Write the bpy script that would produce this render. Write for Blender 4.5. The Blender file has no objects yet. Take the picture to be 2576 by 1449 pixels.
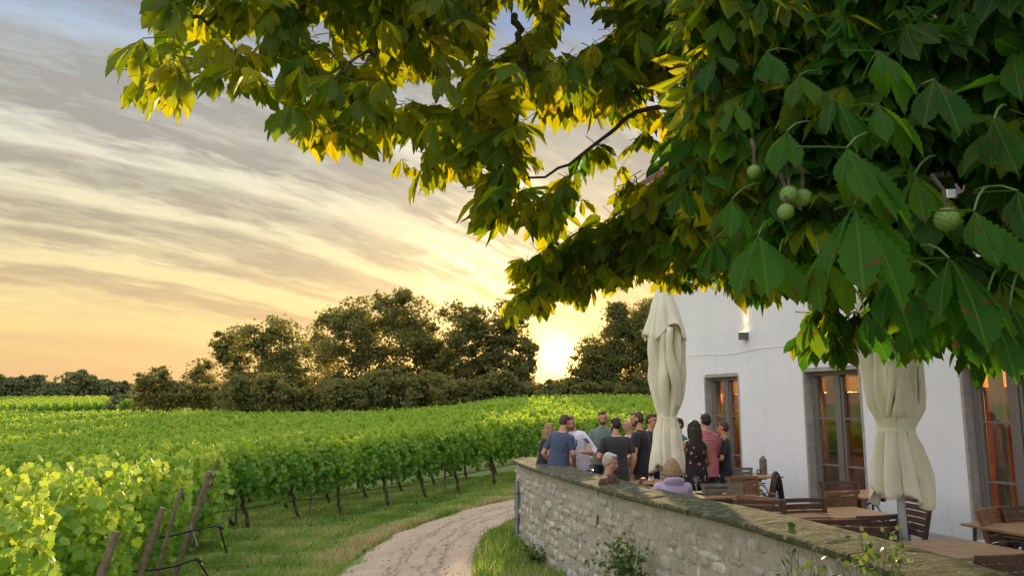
import bpy, math, random
import numpy as np
from mathutils import Vector, Matrix, noise as mnoise
rad = math.radians
SC = bpy.context.scene
COL = SC.collection
rng = np.random.default_rng(7)
ORD = 'first second third fourth fifth sixth seventh eighth ninth tenth eleventh twelfth thirteenth fourteenth fifteenth sixteenth seventeenth eighteenth nineteenth twentieth'.split()
ORD += ['twenty-'+o for o in ORD[:9]]+['thirtieth']+['thirty-'+o for o in ORD[:9]]
random.seed(7)

# ---------------------------------------------------------------- camera, sky, sun, exposure
EZ = 2.45            # eye height above the path
TILT = rad(8.6)
FPX = 1934.0         # focal length for a 2576 px wide picture
cam = bpy.data.cameras.new('camera'); camo = bpy.data.objects.new('camera', cam); COL.objects.link(camo)
cam.sensor_width = 36; cam.lens = 36*FPX/2576; cam.clip_end = 6000; cam.clip_start = 0.05
camo.location = (0, 0, EZ); camo.rotation_euler = (math.pi/2+TILT, 0, 0)
SC.camera = camo
SC.view_settings.view_transform = 'Standard'; SC.view_settings.look = 'None'
SC.view_settings.gamma = 1; SC.view_settings.exposure = 0.22; SC.view_settings.use_curve_mapping = False
SC.cycles.max_bounces = 8; SC.cycles.diffuse_bounces = 4; SC.cycles.glossy_bounces = 3
SC.cycles.transmission_bounces = 6; SC.cycles.transparent_max_bounces = 12

def lin(c):
    return tuple(((x/255)/12.92 if x/255 <= .04045 else ((x/255+.055)/1.055)**2.4) for x in c)
SUN_AZ, SUN_EL = rad(3.4), rad(10.6)
GLOW_EL = rad(3.6)

class NT:
    def __init__(s, tree): s.t = tree; s.n = tree.nodes; s.l = tree.links
    def new(s, typ, **kw):
        nd = s.n.new(typ)
        for k, v in kw.items():
            if k == 'inp':
                for kk, vv in v.items(): s.set(nd.inputs[kk], vv)
            else: setattr(nd, k, v)
        return nd
    def set(s, sock, v):
        if isinstance(v, bpy.types.NodeSocket): s.l.new(v, sock)
        elif isinstance(v, tuple) and len(v) == 3 and sock.type == 'RGBA': sock.default_value = v+(1,)
        else: sock.default_value = v
    def math(s, op, a, b=0.0, c=0.0, clamp=False):
        nd = s.n.new('ShaderNodeMath'); nd.operation = op; nd.use_clamp = clamp
        for i, v in enumerate((a, b, c)): s.set(nd.inputs[i], v)
        return nd.outputs[0]
    def vmath(s, op, a, b=None, out=0):
        nd = s.n.new('ShaderNodeVectorMath'); nd.operation = op
        s.set(nd.inputs[0], a)
        if b is not None: s.set(nd.inputs[1], b)
        return nd.outputs[out]
    def mix(s, f, a, b, mode='MIX'):
        nd = s.n.new('ShaderNodeMix'); nd.data_type = 'RGBA'; nd.blend_type = mode
        s.set(nd.inputs[0], f); s.set(nd.inputs[6], a); s.set(nd.inputs[7], b)
        return nd.outputs[2]
    def ramp(s, f, stops, interp='LINEAR'):
        nd = s.n.new('ShaderNodeValToRGB'); cr = nd.color_ramp; cr.interpolation = interp
        while len(cr.elements) > 1: cr.elements.remove(cr.elements[-1])
        for i, (p, c) in enumerate(stops):
            e = cr.elements[0] if i == 0 else cr.elements.new(p)
            e.position = p; e.color = (c if isinstance(c, tuple) else (c, c, c))+(1,)
        s.set(nd.inputs[0], f); return nd.outputs[0]
    def noise(s, vec, scale, detail=3, rough=.5, dist=0.0):
        nd = s.n.new('ShaderNodeTexNoise')
        if vec is not None: s.set(nd.inputs['Vector'], vec)
        nd.inputs['Scale'].default_value = scale; nd.inputs['Detail'].default_value = detail
        nd.inputs['Roughness'].default_value = rough; nd.inputs['Distortion'].default_value = dist
        return nd.outputs[0]
    def sep(s, v):
        nd = s.n.new('ShaderNodeSeparateXYZ'); s.set(nd.inputs[0], v); return nd.outputs
    def comb(s, x, y, z):
        nd = s.n.new('ShaderNodeCombineXYZ')
        for i, v in enumerate((x, y, z)): s.set(nd.inputs[i], v)
        return nd.outputs[0]
    def maprange(s, v, a, b, c=0.0, d=1.0, smooth=False):
        nd = s.n.new('ShaderNodeMapRange'); nd.interpolation_type = 'SMOOTHSTEP' if smooth else 'LINEAR'
        for i, x in enumerate((v, a, b, c, d)): s.set(nd.inputs[i], x)
        return nd.outputs[0]

def build_world():
    w = bpy.data.worlds.new('World'); SC.world = w; w.use_nodes = True
    T = NT(w.node_tree); T.n.clear()
    tc = T.new('ShaderNodeTexCoord'); D = tc.outputs['Generated']
    dx, dy, dz = T.sep(D)
    a = rad(53)
    den = T.math('ADD', T.math('MAXIMUM', dz, 0.0), .48)
    v = T.math('DIVIDE', T.math('SUBTRACT', T.math('MULTIPLY', dx, math.cos(a)), T.math('MULTIPLY', dy, math.sin(a))), den)
    u = T.math('DIVIDE', T.math('ADD', T.math('MULTIPLY', dx, math.sin(a)), T.math('MULTIPLY', dy, math.cos(a))), den)
    # streaked warps: stretched along the wind direction
    p1 = T.comb(T.math('MULTIPLY', u, 1.1), T.math('MULTIPLY', v, 5.0), 0.0)
    p2 = T.comb(T.math('MULTIPLY', u, 6.0), T.math('MULTIPLY', v, 22.0), 3.0)
    n1 = T.noise(p1, 2.2, 5, .55, .3)
    n2 = T.noise(p2, 1.8, 6, .62, .5)
    n3 = T.noise(T.comb(T.math('MULTIPLY', u, 14.0), T.math('MULTIPLY', v, 60.0), 5.0), 1.3, 5, .6, .4)
    nw = T.noise(T.comb(T.math('MULTIPLY', u, 2.4), T.math('MULTIPLY', v, 9.0), 9.0), 2.0, 4, .55)
    vv = T.math('ADD', v, T.math('MULTIPLY', T.math('SUBTRACT', n1, .5), .13))
    vv = T.math('ADD', vv, T.math('MULTIPLY', T.math('SUBTRACT', n2, .5), .035))
    vv = T.math('ADD', vv, T.math('MULTIPLY', T.math('SUBTRACT', n3, .5), .012))
    t = T.math('DIVIDE', T.math('SUBTRACT', T.math('MULTIPLY', vv, -1.0), .6), 1.5)   # v=-.6 -> 0, v=-2.1 -> 1
    def q(x): return (x-.6)/1.5
    cl = T.ramp(t, [(0.0, .75), (q(.74), .35), (q(.82), .9), (q(.95), .85), (q(.985), .35), (q(1.03), .25), (q(1.06), .9), (q(1.175), 1.0), (q(1.205), .25),
                    (q(1.24), .15), (q(1.262), .85), (q(1.315), .75), (q(1.335), .2), (q(1.362), .12), (q(1.378), .9), (q(1.44), .85),
                    (q(1.458), .25), (q(1.475), .75), (q(1.495), .6), (q(1.515), .05), (q(1.548), .08), (q(1.562), .95), (q(1.615), .85), (q(1.635), .3),
                    (q(1.66), .22), (q(1.68), 0.0), (q(1.72), .0), (q(1.78), .4), (q(1.84), .3), (q(1.9), .45), (1.0, .4)])
    cl = T.sep(cl)[0]
    mott = T.maprange(n2, .38, .62, -.20, .20)
    mott2 = T.maprange(n3, .3, .7, -.12, .12)
    big = T.maprange(nw, .35, .65, -.22, .22)
    fade = T.maprange(dz, .04, .16, .15, 1.0)
    cm = T.math('ADD', cl, T.math('MULTIPLY', T.math('ADD', T.math('ADD', mott, mott2), big), fade), clamp=True)
    el = T.math('MAXIMUM', dz, 0.0)
    clear = T.ramp(el, [(0.0, lin((228, 190, 156))), (.035, lin((236, 196, 142))), (.08, lin((242, 208, 140))), (.14, lin((243, 220, 156))),
                        (.22, lin((236, 224, 184))), (.31, lin((224, 222, 202))), (.39, lin((190, 202, 212))), (.46, lin((130, 158, 204))), (.58, lin((120, 150, 204))), (.70, (.95, 1.0, 1.12)), (1.0, (1.5, 1.5, 1.6))])
    cloud = T.ramp(el, [(0.0, lin((212, 164, 134))), (.05, lin((214, 168, 120))), (.12, lin((206, 176, 132))), (.20, lin((184, 168, 138))),
                        (.29, lin((168, 160, 147))), (.38, lin((163, 161, 156))), (.54, lin((132, 138, 156))), (.68, (.95, 1.0, 1.1)), (1.0, (1.5, 1.5, 1.55))])  # last stops, above the frame, raised as added fill for the ground
    col = T.mix(cm, clear, cloud)
    # the light round the low sun
    sd = Vector((math.sin(SUN_AZ)*math.cos(GLOW_EL), math.cos(SUN_AZ)*math.cos(GLOW_EL), math.sin(GLOW_EL)))
    dt = T.math('MAXIMUM', T.vmath('DOT_PRODUCT', D, tuple(sd), out=1), 0.0)
    g1 = T.math('POWER', dt, 7.0); g2 = T.math('POWER', dt, 60.0); g3 = T.math('POWER', dt, 2200.0)
    thin = T.math('SUBTRACT', 1.15, T.math('MULTIPLY', cm, .8))
    def glow(c, f, k):
        m = T.vmath('SCALE', c, None); nd = m.node; nd.inputs[3].default_value = 1
        T.set(nd.inputs[3], T.math('MULTIPLY', f, k)); return m
    cv = T.vmath('ADD', col, glow((1.0, .62, .16), T.math('MULTIPLY', g1, thin), .07))
    cv = T.vmath('ADD', cv, glow((1.0, .66, .20), T.math('MULTIPLY', g2, thin), .26))
    cv = T.vmath('ADD', cv, glow((1.0, .74, .30), g3, 2.4))
    # brighter spots where thin cloud catches light above the sun
    sd2 = Vector((math.sin(rad(-1.0))*math.cos(rad(10.5)), math.cos(rad(-1.0))*math.cos(rad(10.5)), math.sin(rad(10.5))))
    dt2 = T.math('MAXIMUM', T.vmath('DOT_PRODUCT', D, tuple(sd2), out=1), 0.0)
    cv = T.vmath('ADD', cv, glow((1.0, .86, .50), T.math('MULTIPLY', T.math('POWER', dt2, 140.0), T.maprange(n2, .42, .6, 0.0, 1.0)), .75))
    # unseen high and rear sky, brightened as added fill for the facade and ground
    back = T.maprange(dy, -.55, .35, 1.0, 0.0, True)
    cv = T.mix(back, cv, (1.42, 1.42, 1.52))
    below = T.maprange(dz, -.06, -.01, 1.0, 0.0)
    cv = T.mix(below, cv, (.10, .10, .06))
    sky = T.new('ShaderNodeTexSky', sky_type='NISHITA', sun_disc=False, sun_elevation=rad(4), sun_rotation=SUN_AZ)
    bg1 = T.new('ShaderNodeBackground', inp={'Color': sky.outputs[0], 'Strength': .02})
    bg2 = T.new('ShaderNodeBackground', inp={'Color': cv, 'Strength': 0.85})
    ad = T.new('ShaderNodeAddShader'); T.l.new(bg1.outputs[0], ad.inputs[0]); T.l.new(bg2.outputs[0], ad.inputs[1])
    o = T.new('ShaderNodeOutputWorld'); T.l.new(ad.outputs[0], o.inputs[0])
    w.cycles.sampling_method = 'MANUAL'; w.cycles.sample_map_resolution = 1024
build_world()
sl = bpy.data.lights.new('sun', 'SUN'); sl.energy = 5.0; sl.angle = rad(1.2); sl.color = (1.0, .72, .38)
so = bpy.data.objects.new('sun', sl); COL.objects.link(so)
sdir = Vector((math.sin(SUN_AZ)*math.cos(SUN_EL), math.cos(SUN_AZ)*math.cos(SUN_EL), math.sin(SUN_EL)))
so.rotation_euler = sdir.to_track_quat('Z', 'Y').to_euler()

# ---------------------------------------------------------------- pixel -> place
def ray(px, py):
    X = (px-1288)/FPX; Y = (724.5-py)/FPX
    d = np.array([X, math.cos(TILT)-Y*math.sin(TILT), math.sin(TILT)+Y*math.cos(TILT)]); return d/d[1]
def PD(px, py, dep): return np.array([0, 0, EZ])+ray(px, py)*dep
def PZ(px, py, z):
    d = ray(px, py); return np.array([0, 0, EZ])+d*((z-EZ)/d[2])
def ss(x, a, b):
    t = np.clip((np.asarray(x, float)-a)/(b-a), 0, 1); return t*t*(3-2*t)
def G(x, y):       # terrain height
    x = np.asarray(x, float); y = np.asarray(y, float)
    xs = np.where(x > 0, 0, -10*np.tanh(-x/10.0))
    b = .085*xs
    b = b + .12*ss(y, 12, 17)*ss(x, -3, 0)
    rise = (.85+.35*ss(x, -12, 8))*ss(y, 24, 66)
    dip = -.55*ss(y, 68, 92)*ss(-x, 8, 25)
    far = 3.2*ss(y, 96, 200)
    return b+rise+dip+far

# ---------------------------------------------------------------- objects and meshes
def link(o, parent=None):
    COL.objects.link(o)
    if parent is not None: o.parent = parent
    return o
def tag(o, label=None, cat=None, group=None, kind=None):
    for k, v in (('label', label), ('category', cat), ('group', group), ('kind', kind)):
        if v: o[k] = v
    return o
def empty(name, loc=(0, 0, 0), rz=0.0):
    o = bpy.data.objects.new(name, None); o.location = tuple(float(c) for c in loc); o.rotation_euler = (0, 0, rz); o.empty_display_size = .2
    return link(o)
def copy_tree(o, parent=None):
    c = o.copy(); COL.objects.link(c)
    if parent is not None: c.parent = parent
    for ch in [k for k in o.children]: copy_tree(ch, c)
    return c
def np_mesh(name, V, faces, mats, rnd=None, uv=None, smooth=False, fmat=None):
    """faces: list of int arrays (n,k)"""
    me = bpy.data.meshes.new(name)
    V = np.asarray(V, np.float32)
    faces = [np.asarray(f, np.int32) for f in faces if len(f)]
    loops = np.concatenate([f.ravel() for f in faces])
    tot = np.concatenate([np.full(len(f), f.shape[1], np.int32) for f in faces])
    st = np.concatenate([[0], np.cumsum(tot)[:-1]]).astype(np.int32)
    me.vertices.add(len(V)); me.vertices.foreach_set('co', V.ravel())
    me.loops.add(len(loops)); me.loops.foreach_set('vertex_index', loops)
    me.polygons.add(len(tot)); me.polygons.foreach_set('loop_start', st)
    if smooth: me.polygons.foreach_set('use_smooth', np.ones(len(tot), bool))
    if fmat is not None: me.polygons.foreach_set('material_index', np.asarray(fmat, np.int32))
    if rnd is not None:
        at = me.attributes.new('rnd', 'FLOAT', 'POINT'); at.data.foreach_set('value', np.asarray(rnd, np.float32))
    if uv is not None:
        ul = me.uv_layers.new(name='uv'); ul.data.foreach_set('uv', np.asarray(uv, np.float32)[loops].ravel())
    me.update(calc_edges=True)
    for m in (mats if isinstance(mats, (list, tuple)) else [mats]): me.materials.append(m)
    return me
def obj(name, me, parent=None, loc=None):
    o = bpy.data.objects.new(name, me)
    if loc is not None: o.location = tuple(float(c) for c in loc)
    return link(o, parent)
def inst(tv, M, P, tf, trnd=None, tuv=None, R=None):
    """template verts tv(V,3), faces list; N instances M(N,3,3), P(N,3)"""
    N = len(P); V = len(tv)
    W = np.einsum('nij,vj->nvi', M, tv)+P[:, None, :]
    off = (np.arange(N)*V)[:, None, None]
    F = [(f[None]+off).reshape(-1, f.shape[1]) for f in tf]
    r = np.repeat(R if R is not None else rng.random(N), V)
    uv = None if tuv is None else np.tile(tuv, (N, 1))
    return W.reshape(-1, 3), F, r, uv
def join(parts):
    Vs, Fs, rs, us = [], {}, [], []; o = 0
    for (V, F, r, uv) in parts:
        Vs.append(V)
        for f in F: Fs.setdefault(f.shape[1], []).append(f+o)
        rs.append(r if r is not None else np.zeros(len(V))); us.append(uv if uv is not None else np.zeros((len(V), 2)))
        o += len(V)
    return np.concatenate(Vs), [np.concatenate(f) for f in Fs.values()], np.concatenate(rs), np.concatenate(us)

class MB:
    """collects solids into one mesh"""
    def __init__(s): s.v = []; s.f = []; s.m = []; s.mi = 0
    def add(s, vs, fs):
        o = len(s.v); s.v += [tuple(float(c) for c in p) for p in vs]; s.f += [tuple(i+o for i in f) for f in fs]; s.m += [s.mi]*len(fs)
        return s
    def box(s, c, size, rot=None, taper=0.0):
        hx, hy, hz = (d/2 for d in size); R = rot if rot is not None else Matrix.Identity(3); c = Vector(c)
        vs = []
        for z in (-hz, hz):
            k = 1-taper if z > 0 else 1
            for x, y in ((-hx, -hy), (hx, -hy), (hx, hy), (-hx, hy)): vs.append(c+R@Vector((x*k, y*k, z)))
        return s.add(vs, [(3, 2, 1, 0), (4, 5, 6, 7), (0, 1, 5, 4), (1, 2, 6, 5), (2, 3, 7, 6), (3, 0, 4, 7)])
    def bar(s, a, b, w, h=None, up=(0, 0, 1)):
        a = Vector(a); b = Vector(b); d = b-a; h = h or w
        z = d.normalized(); upv = Vector(up)
        if abs(z.dot(upv)) > .98: upv = Vector((1, 0, 0))
        x = upv.cross(z).normalized(); y = z.cross(x)
        R = Matrix((x, y, z)).transposed()
        return s.box((a+b)/2, (w, h, d.length), R)
    def tube(s, pts, r, n=8, cap=True):
        pts = [Vector(p) for p in pts]; m = len(pts)
        rs = r if isinstance(r, (list, tuple, np.ndarray)) else [r]*m
        vs = []; ref = Vector((0, 0, 1))
        t0 = (pts[1]-pts[0]).normalized()
        if abs(t0.dot(ref)) > .9: ref = Vector((1, 0, 0))
        x = ref.cross(t0).normalized()
        for i, p in enumerate(pts):
            t = (pts[min(i+1, m-1)]-pts[max(i-1, 0)]).normalized()
            x = (x-t*x.dot(t)).normalized(); y = t.cross(x)
            for k in range(n):
                a = 2*math.pi*k/n; vs.append(p+(x*math.cos(a)+y*math.sin(a))*rs[i])
        fs = [(i*n+k, i*n+(k+1) % n, (i+1)*n+(k+1) % n, (i+1)*n+k) for i in range(m-1) for k in range(n)]
        if cap: fs += [tuple(range(n-1, -1, -1)), tuple(range((m-1)*n, m*n))]
        return s.add(vs, fs)
    def rings(s, rings, cap=True):
        """rings: list of lists of points, equal count"""
        n = len(rings[0]); m = len(rings); vs = [p for r in rings for p in r]
        fs = [(i*n+k, i*n+(k+1) % n, (i+1)*n+(k+1) % n, (i+1)*n+k) for i in range(m-1) for k in range(n)]
        if cap: fs += [tuple(range(n-1, -1, -1)), tuple(range((m-1)*n, m*n))]
        return s.add(vs, fs)
    def lathe(s, prof, c=(0, 0, 0), n=20):
        return s.rings([[(c[0]+r*math.cos(2*math.pi*k/n), c[1]+r*math.sin(2*math.pi*k/n), c[2]+z) for k in range(n)] for r, z in prof])
    def ell(s, c, r, nu=12, nv=8, R=None):
        R = R or Matrix.Identity(3); c = Vector(c); rr = []
        for j in range(1, nv):
            th = math.pi*j/nv
            rr.append([c+R@Vector((r[0]*math.sin(th)*math.cos(2*math.pi*k/nu), r[1]*math.sin(th)*math.sin(2*math.pi*k/nu), -r[2]*math.cos(th))) for k in range(nu)])
        o = len(s.v); s.rings(rr, cap=False)
        s.add([c+R@Vector((0, 0, -r[2])), c+R@Vector((0, 0, r[2]))], [])
        a = len(s.v)-2; b = a+1; L = o+(nv-2)*nu
        for k in range(nu):
            s.f.append((a, o+(k+1) % nu, o+k)); s.f.append((b, L+k, L+(k+1) % nu)); s.m += [s.mi]*2
        return s
    def build(s, name, mats, parent=None, smooth=False, bevel=0, loc=None, seg=2):
        me = bpy.data.meshes.new(name); me.from_pydata(s.v, [], s.f)
        for m in (mats if isinstance(mats, (list, tuple)) else [mats]): me.materials.append(m)
        if s.mi or any(s.m): me.polygons.foreach_set('material_index', s.m)
        if smooth: me.polygons.foreach_set('use_smooth', [True]*len(me.polygons))
        me.update(); o = obj(name, me, parent, loc)
        if bevel:
            b = o.modifiers.new('bevel', 'BEVEL'); b.width = bevel; b.segments = seg; b.limit_method = 'ANGLE'
        return o

# ---------------------------------------------------------------- materials
def mat(name, col, rough=.6, vary=None, bump=None, metal=0.0, spec=.5, coords='Object', sheen=0.0, trans=None):
    m = bpy.data.materials.new(name); m.use_nodes = True; T = NT(m.node_tree)
    b = T.n['Principled BSDF']; b.inputs['Roughness'].default_value = rough; b.inputs['Metallic'].default_value = metal
    b.inputs['Specular IOR Level'].default_value = spec
    tc = T.new('ShaderNodeTexCoord').outputs[coords]
    c = col
    if vary:
        col2, sc = vary[0], vary[1]; det = vary[2] if len(vary) > 2 else 4
        f = T.maprange(T.noise(tc, sc, det, .6), .35, .65)
        c = T.mix(f, col, col2)
    T.set(b.inputs['Base Color'], c)
    if bump:
        bp = T.new('ShaderNodeBump', inp={'Strength': bump[1], 'Distance': bump[2] if len(bump) > 2 else .01, 'Height': T.noise(tc, bump[0], 5, .6)})
        T.l.new(bp.outputs[0], b.inputs['Normal'])
    if sheen: b.inputs['Sheen Weight'].default_value = sheen
    return m

def leaf_mat(name, cols, tcols, tr=.5, rough=.5, veins=False, brown=0.0, spec=.35):
    m = bpy.data.materials.new(name); m.use_nodes = True; T = NT(m.node_tree); T.n.clear()
    at = T.new('ShaderNodeAttribute', attribute_name='rnd').outputs['Fac']
    c = T.ramp(at, [(i/(len(cols)-1), x) for i, x in enumerate(cols)])
    ct = T.ramp(at, [(i/(len(tcols)-1), x) for i, x in enumerate(tcols)])
    geo = T.new('ShaderNodeNewGeometry')
    pos = geo.outputs['Position']
    if veins:
        uv = T.new('ShaderNodeUVMap', uv_map='uv').outputs[0]
        U, V_, _ = T.sep(uv)
        au = T.math('ABSOLUTE', T.math('SUBTRACT', U, .5))
        mid = T.maprange(au, .012, .035, 1.0, 0.0)
        sv = T.math('FRACT', T.math('SUBTRACT', T.math('MULTIPLY', V_, 13.0), T.math('MULTIPLY', au, 9.0)))
        side = T.maprange(T.math('ABSOLUTE', T.math('SUBTRACT', sv, .5)), .0, .09, .45, 0.0)
        vn = T.math('MAXIMUM', mid, side)
        c = T.mix(T.math('MULTIPLY', vn, .55), c, (.17, .26, .06))
        ct = T.mix(T.math('MULTIPLY', vn, .35), ct, (.25, .25, .02))
        nz = T.noise(pos, 9.0, 3, .6)
        c = T.mix(T.maprange(nz, .35, .7, 0.0, .45), c, (.07, .15, .02))
        if brown:
            tip = T.math('ADD', T.math('MULTIPLY', V_, .9), T.math('MULTIPLY', au, .9))
            bm = T.maprange(T.math('ADD', tip, T.math('MULTIPLY', T.noise(pos, 30.0, 4, .6), .5)), 1.22, 1.38)
            bm = T.math('MULTIPLY', bm, brown)
            c = T.mix(bm, c, (.11, .05, .018)); ct = T.mix(bm, ct, (.30, .12, .02))
            sp = T.math('MULTIPLY', T.maprange(T.noise(pos, 26.0, 2, .5), .64, .69), .8)
            c = T.mix(sp, c, (.12, .06, .02)); ct = T.mix(sp, ct, (.3, .12, .02))
    b = T.new('ShaderNodeBsdfPrincipled'); T.set(b.inputs['Base Color'], c)
    b.inputs['Roughness'].default_value = rough; b.inputs['Specular IOR Level'].default_value = spec
    if veins:
        bp = T.new('ShaderNodeBump', inp={'Strength': .5, 'Distance': .003, 'Height': T.math('SUBTRACT', T.noise(pos, 60.0, 3, .6), T.math('MULTIPLY', vn, .8))})
        T.l.new(bp.outputs[0], b.inputs['Normal'])
    t = T.new('ShaderNodeBsdfTranslucent'); T.set(t.inputs[0], ct)
    mx = T.new('ShaderNodeMixShader'); mx.inputs[0].default_value = tr
    T.l.new(b.outputs[0], mx.inputs[1]); T.l.new(t.outputs[0], mx.inputs[2])
    o = T.new('ShaderNodeOutputMaterial'); T.l.new(mx.outputs[0], o.inputs[0])
    return m

M = {}
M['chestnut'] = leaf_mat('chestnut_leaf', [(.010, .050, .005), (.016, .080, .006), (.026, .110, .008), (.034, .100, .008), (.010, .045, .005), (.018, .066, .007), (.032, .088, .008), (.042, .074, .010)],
                         [(.035, .16, .005), (.06, .24, .006), (.12, .34, .008), (.26, .42, .010), (.24, .34, .004), (.48, .56, .005), (.80, .76, .008), (.98, .80, .012)], .58, .5, True, .85, spec=.16)  # first half shade greens, second half backlit yellows, painted into one leaf colour
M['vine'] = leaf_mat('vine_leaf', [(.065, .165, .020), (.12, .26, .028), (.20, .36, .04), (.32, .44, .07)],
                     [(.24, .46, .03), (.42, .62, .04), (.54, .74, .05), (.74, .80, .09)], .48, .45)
M['tree_leaf'] = leaf_mat('tree_leaf', [(.065, .100, .036), (.10, .140, .046), (.15, .165, .06), (.22, .165, .08)],
                          [(.18, .22, .03), (.32, .30, .04), (.50, .36, .07), (.60, .36, .12)], .48, .6)
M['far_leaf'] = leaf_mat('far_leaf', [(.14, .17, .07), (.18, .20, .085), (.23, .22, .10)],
                         [(.14, .18, .04), (.2, .22, .05), (.28, .24, .06)], .3, .7)  # paler leaves, distance haze put into their colour
M['grass'] = leaf_mat('grass_blade', [(.15, .26, .04), (.25, .37, .07), (.38, .44, .13), (.62, .52, .27)],
                      [(.2, .34, .03), (.28, .42, .04), (.38, .45, .07), (.5, .42, .15)], .4, .5)
M['rose'] = leaf_mat('rose_leaf', [(.025, .075, .015), (.045, .115, .02), (.09, .16, .035), (.24, .30, .12)],
                     [(.12, .26, .02), (.2, .34, .03), (.3, .4, .05), (.5, .5, .2)], .35, .3)
M['bark'] = mat('bark', (.055, .035, .022), .9, ((.10, .075, .05), 22), (30, .8, .02))
M['vinebark'] = mat('vine_bark', (.06, .04, .027), .9, ((.12, .085, .055), 30), (40, .9, .02))
M['husk'] = mat('husk', (.12, .22, .035), .6, ((.18, .28, .06), 40), (90, .6, .004))
M['postwood'] = mat('post_wood', (.13, .085, .05), .8, ((.22, .165, .11), 14), (40, .6, .01))
M['drip'] = mat('black_pipe', (.012, .012, .014), .45)
M['steel'] = mat('galvanised_steel', (.34, .36, .37), .45, ((.22, .23, .24), 20), None, .6)
M['wire'] = mat('wire', (.12, .12, .11), .5, metal=.7)
M['teak'] = mat('teak', (.20, .090, .035), .55, ((.30, .15, .06), 9), (60, .25, .004))
M['teak_dark'] = mat('teak_dark', (.070, .033, .018), .55, ((.12, .06, .03), 9), (60, .25, .004))
M['teak_grey'] = mat('teak_grey', (.15, .125, .10), .65, ((.22, .185, .145), 12), (60, .3, .004))
M['table'] = mat('table_teak', (.36, .20, .095), .42, ((.47, .285, .14), 7), (60, .2, .003))
M['grey_metal'] = mat('grey_metal', (.13, .13, .135), .4, metal=.5)
M['paint_pole'] = mat('pole_paint', (.62, .64, .66), .4)
M['frame'] = mat('window_frame', (.185, .160, .135), .5, ((.16, .14, .12), 3), None)
M['reveal'] = mat('stone_reveal', (.43, .39, .34), .75, ((.31, .285, .25), 6), (80, .3, .004))

def stucco():
    m = bpy.data.materials.new('white_render'); m.use_nodes = True; T = NT(m.node_tree); b = T.n['Principled BSDF']
    P_ = T.new('ShaderNodeTexCoord').outputs['Object']
    x, y, z = T.sep(P_)
    n = T.noise(P_, .7, 5, .65); n2 = T.noise(T.comb(T.math('MULTIPLY', x, 3.0), T.math('MULTIPLY', y, 3.0), T.math('MULTIPLY', z, .5)), 1.4, 5, .7)
    c = T.mix(T.maprange(n, .35, .7), (.87, .86, .845), (.79, .785, .775))
    c = T.mix(T.maprange(n2, .55, .75, 0.0, .35), c, (.62, .60, .56))
    dirt = T.math('MULTIPLY', T.maprange(T.math('ADD', z, T.math('MULTIPLY', n2, -.7)), .15, .75, 1.0, 0.0), .4)
    c = T.mix(dirt, c, (.42, .43, .42))
    T.set(b.inputs['Base Color'], c); b.inputs['Roughness'].default_value = .9
    h = T.math('ADD', T.noise(P_, 28.0, 6, .65), T.math('MULTIPLY', T.noise(P_, 5.0, 3, .6), .9))
    bp = T.new('ShaderNodeBump', inp={'Strength': .55, 'Distance': .02, 'Height': h}); T.l.new(bp.outputs[0], b.inputs['Normal'])
    return m
M['stucco'] = stucco()
def stone_mats():
    m = bpy.data.materials.new('rubble_stone'); m.use_nodes = True; T = NT(m.node_tree); b = T.n['Principled BSDF']
    P_ = T.new('ShaderNodeTexCoord').outputs['Object']
    at = T.new('ShaderNodeAttribute', attribute_name='rnd').outputs['Fac']
    c = T.ramp(at, [(0, (.40, .33, .23)), (.25, (.54, .48, .36)), (.5, (.70, .64, .51)), (.72, (.50, .48, .41)), (.88, (.80, .75, .63)), (1.0, (.58, .44, .32))])
    n = T.noise(P_, 16.0, 6, .7); c = T.mix(T.maprange(n, .42, .68, 0.0, .75), c, (.30, .27, .20))
    T.set(b.inputs['Base Color'], c); b.inputs['Roughness'].default_value = .9
    bp = T.new('ShaderNodeBump', inp={'Strength': .9, 'Distance': .03, 'Height': T.noise(P_, 26.0, 6, .7)}); T.l.new(bp.outputs[0], b.inputs['Normal'])
    k = bpy.data.materials.new('lime_mortar'); k.use_nodes = True; T = NT(k.node_tree); b = T.n['Principled BSDF']
    P_ = T.new('ShaderNodeTexCoord').outputs['Object']
    n = T.noise(P_, 9.0, 6, .7); n2 = T.noise(P_, 1.1, 4, .6); n3 = T.noise(P_, 38.0, 4, .6)
    c = T.mix(T.maprange(n, .35, .65), (.40, .355, .26), (.56, .51, .40))
    c = T.mix(T.maprange(n2, .5, .7, 0.0, .45), c, (.26, .24, .17))
    c = T.mix(T.maprange(n3, .6, .68, 0.0, .6), c, (.18, .16, .12))
    T.set(b.inputs['Base Color'], c); b.inputs['Roughness'].default_value = .95
    bp = T.new('ShaderNodeBump', inp={'Strength': 1.0, 'Distance': .05, 'Height': T.math('ADD', n, T.math('MULTIPLY', n3, .4))}); T.l.new(bp.outputs[0], b.inputs['Normal'])
    return m, k
M['stone'], M['mortar'] = stone_mats()
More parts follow.
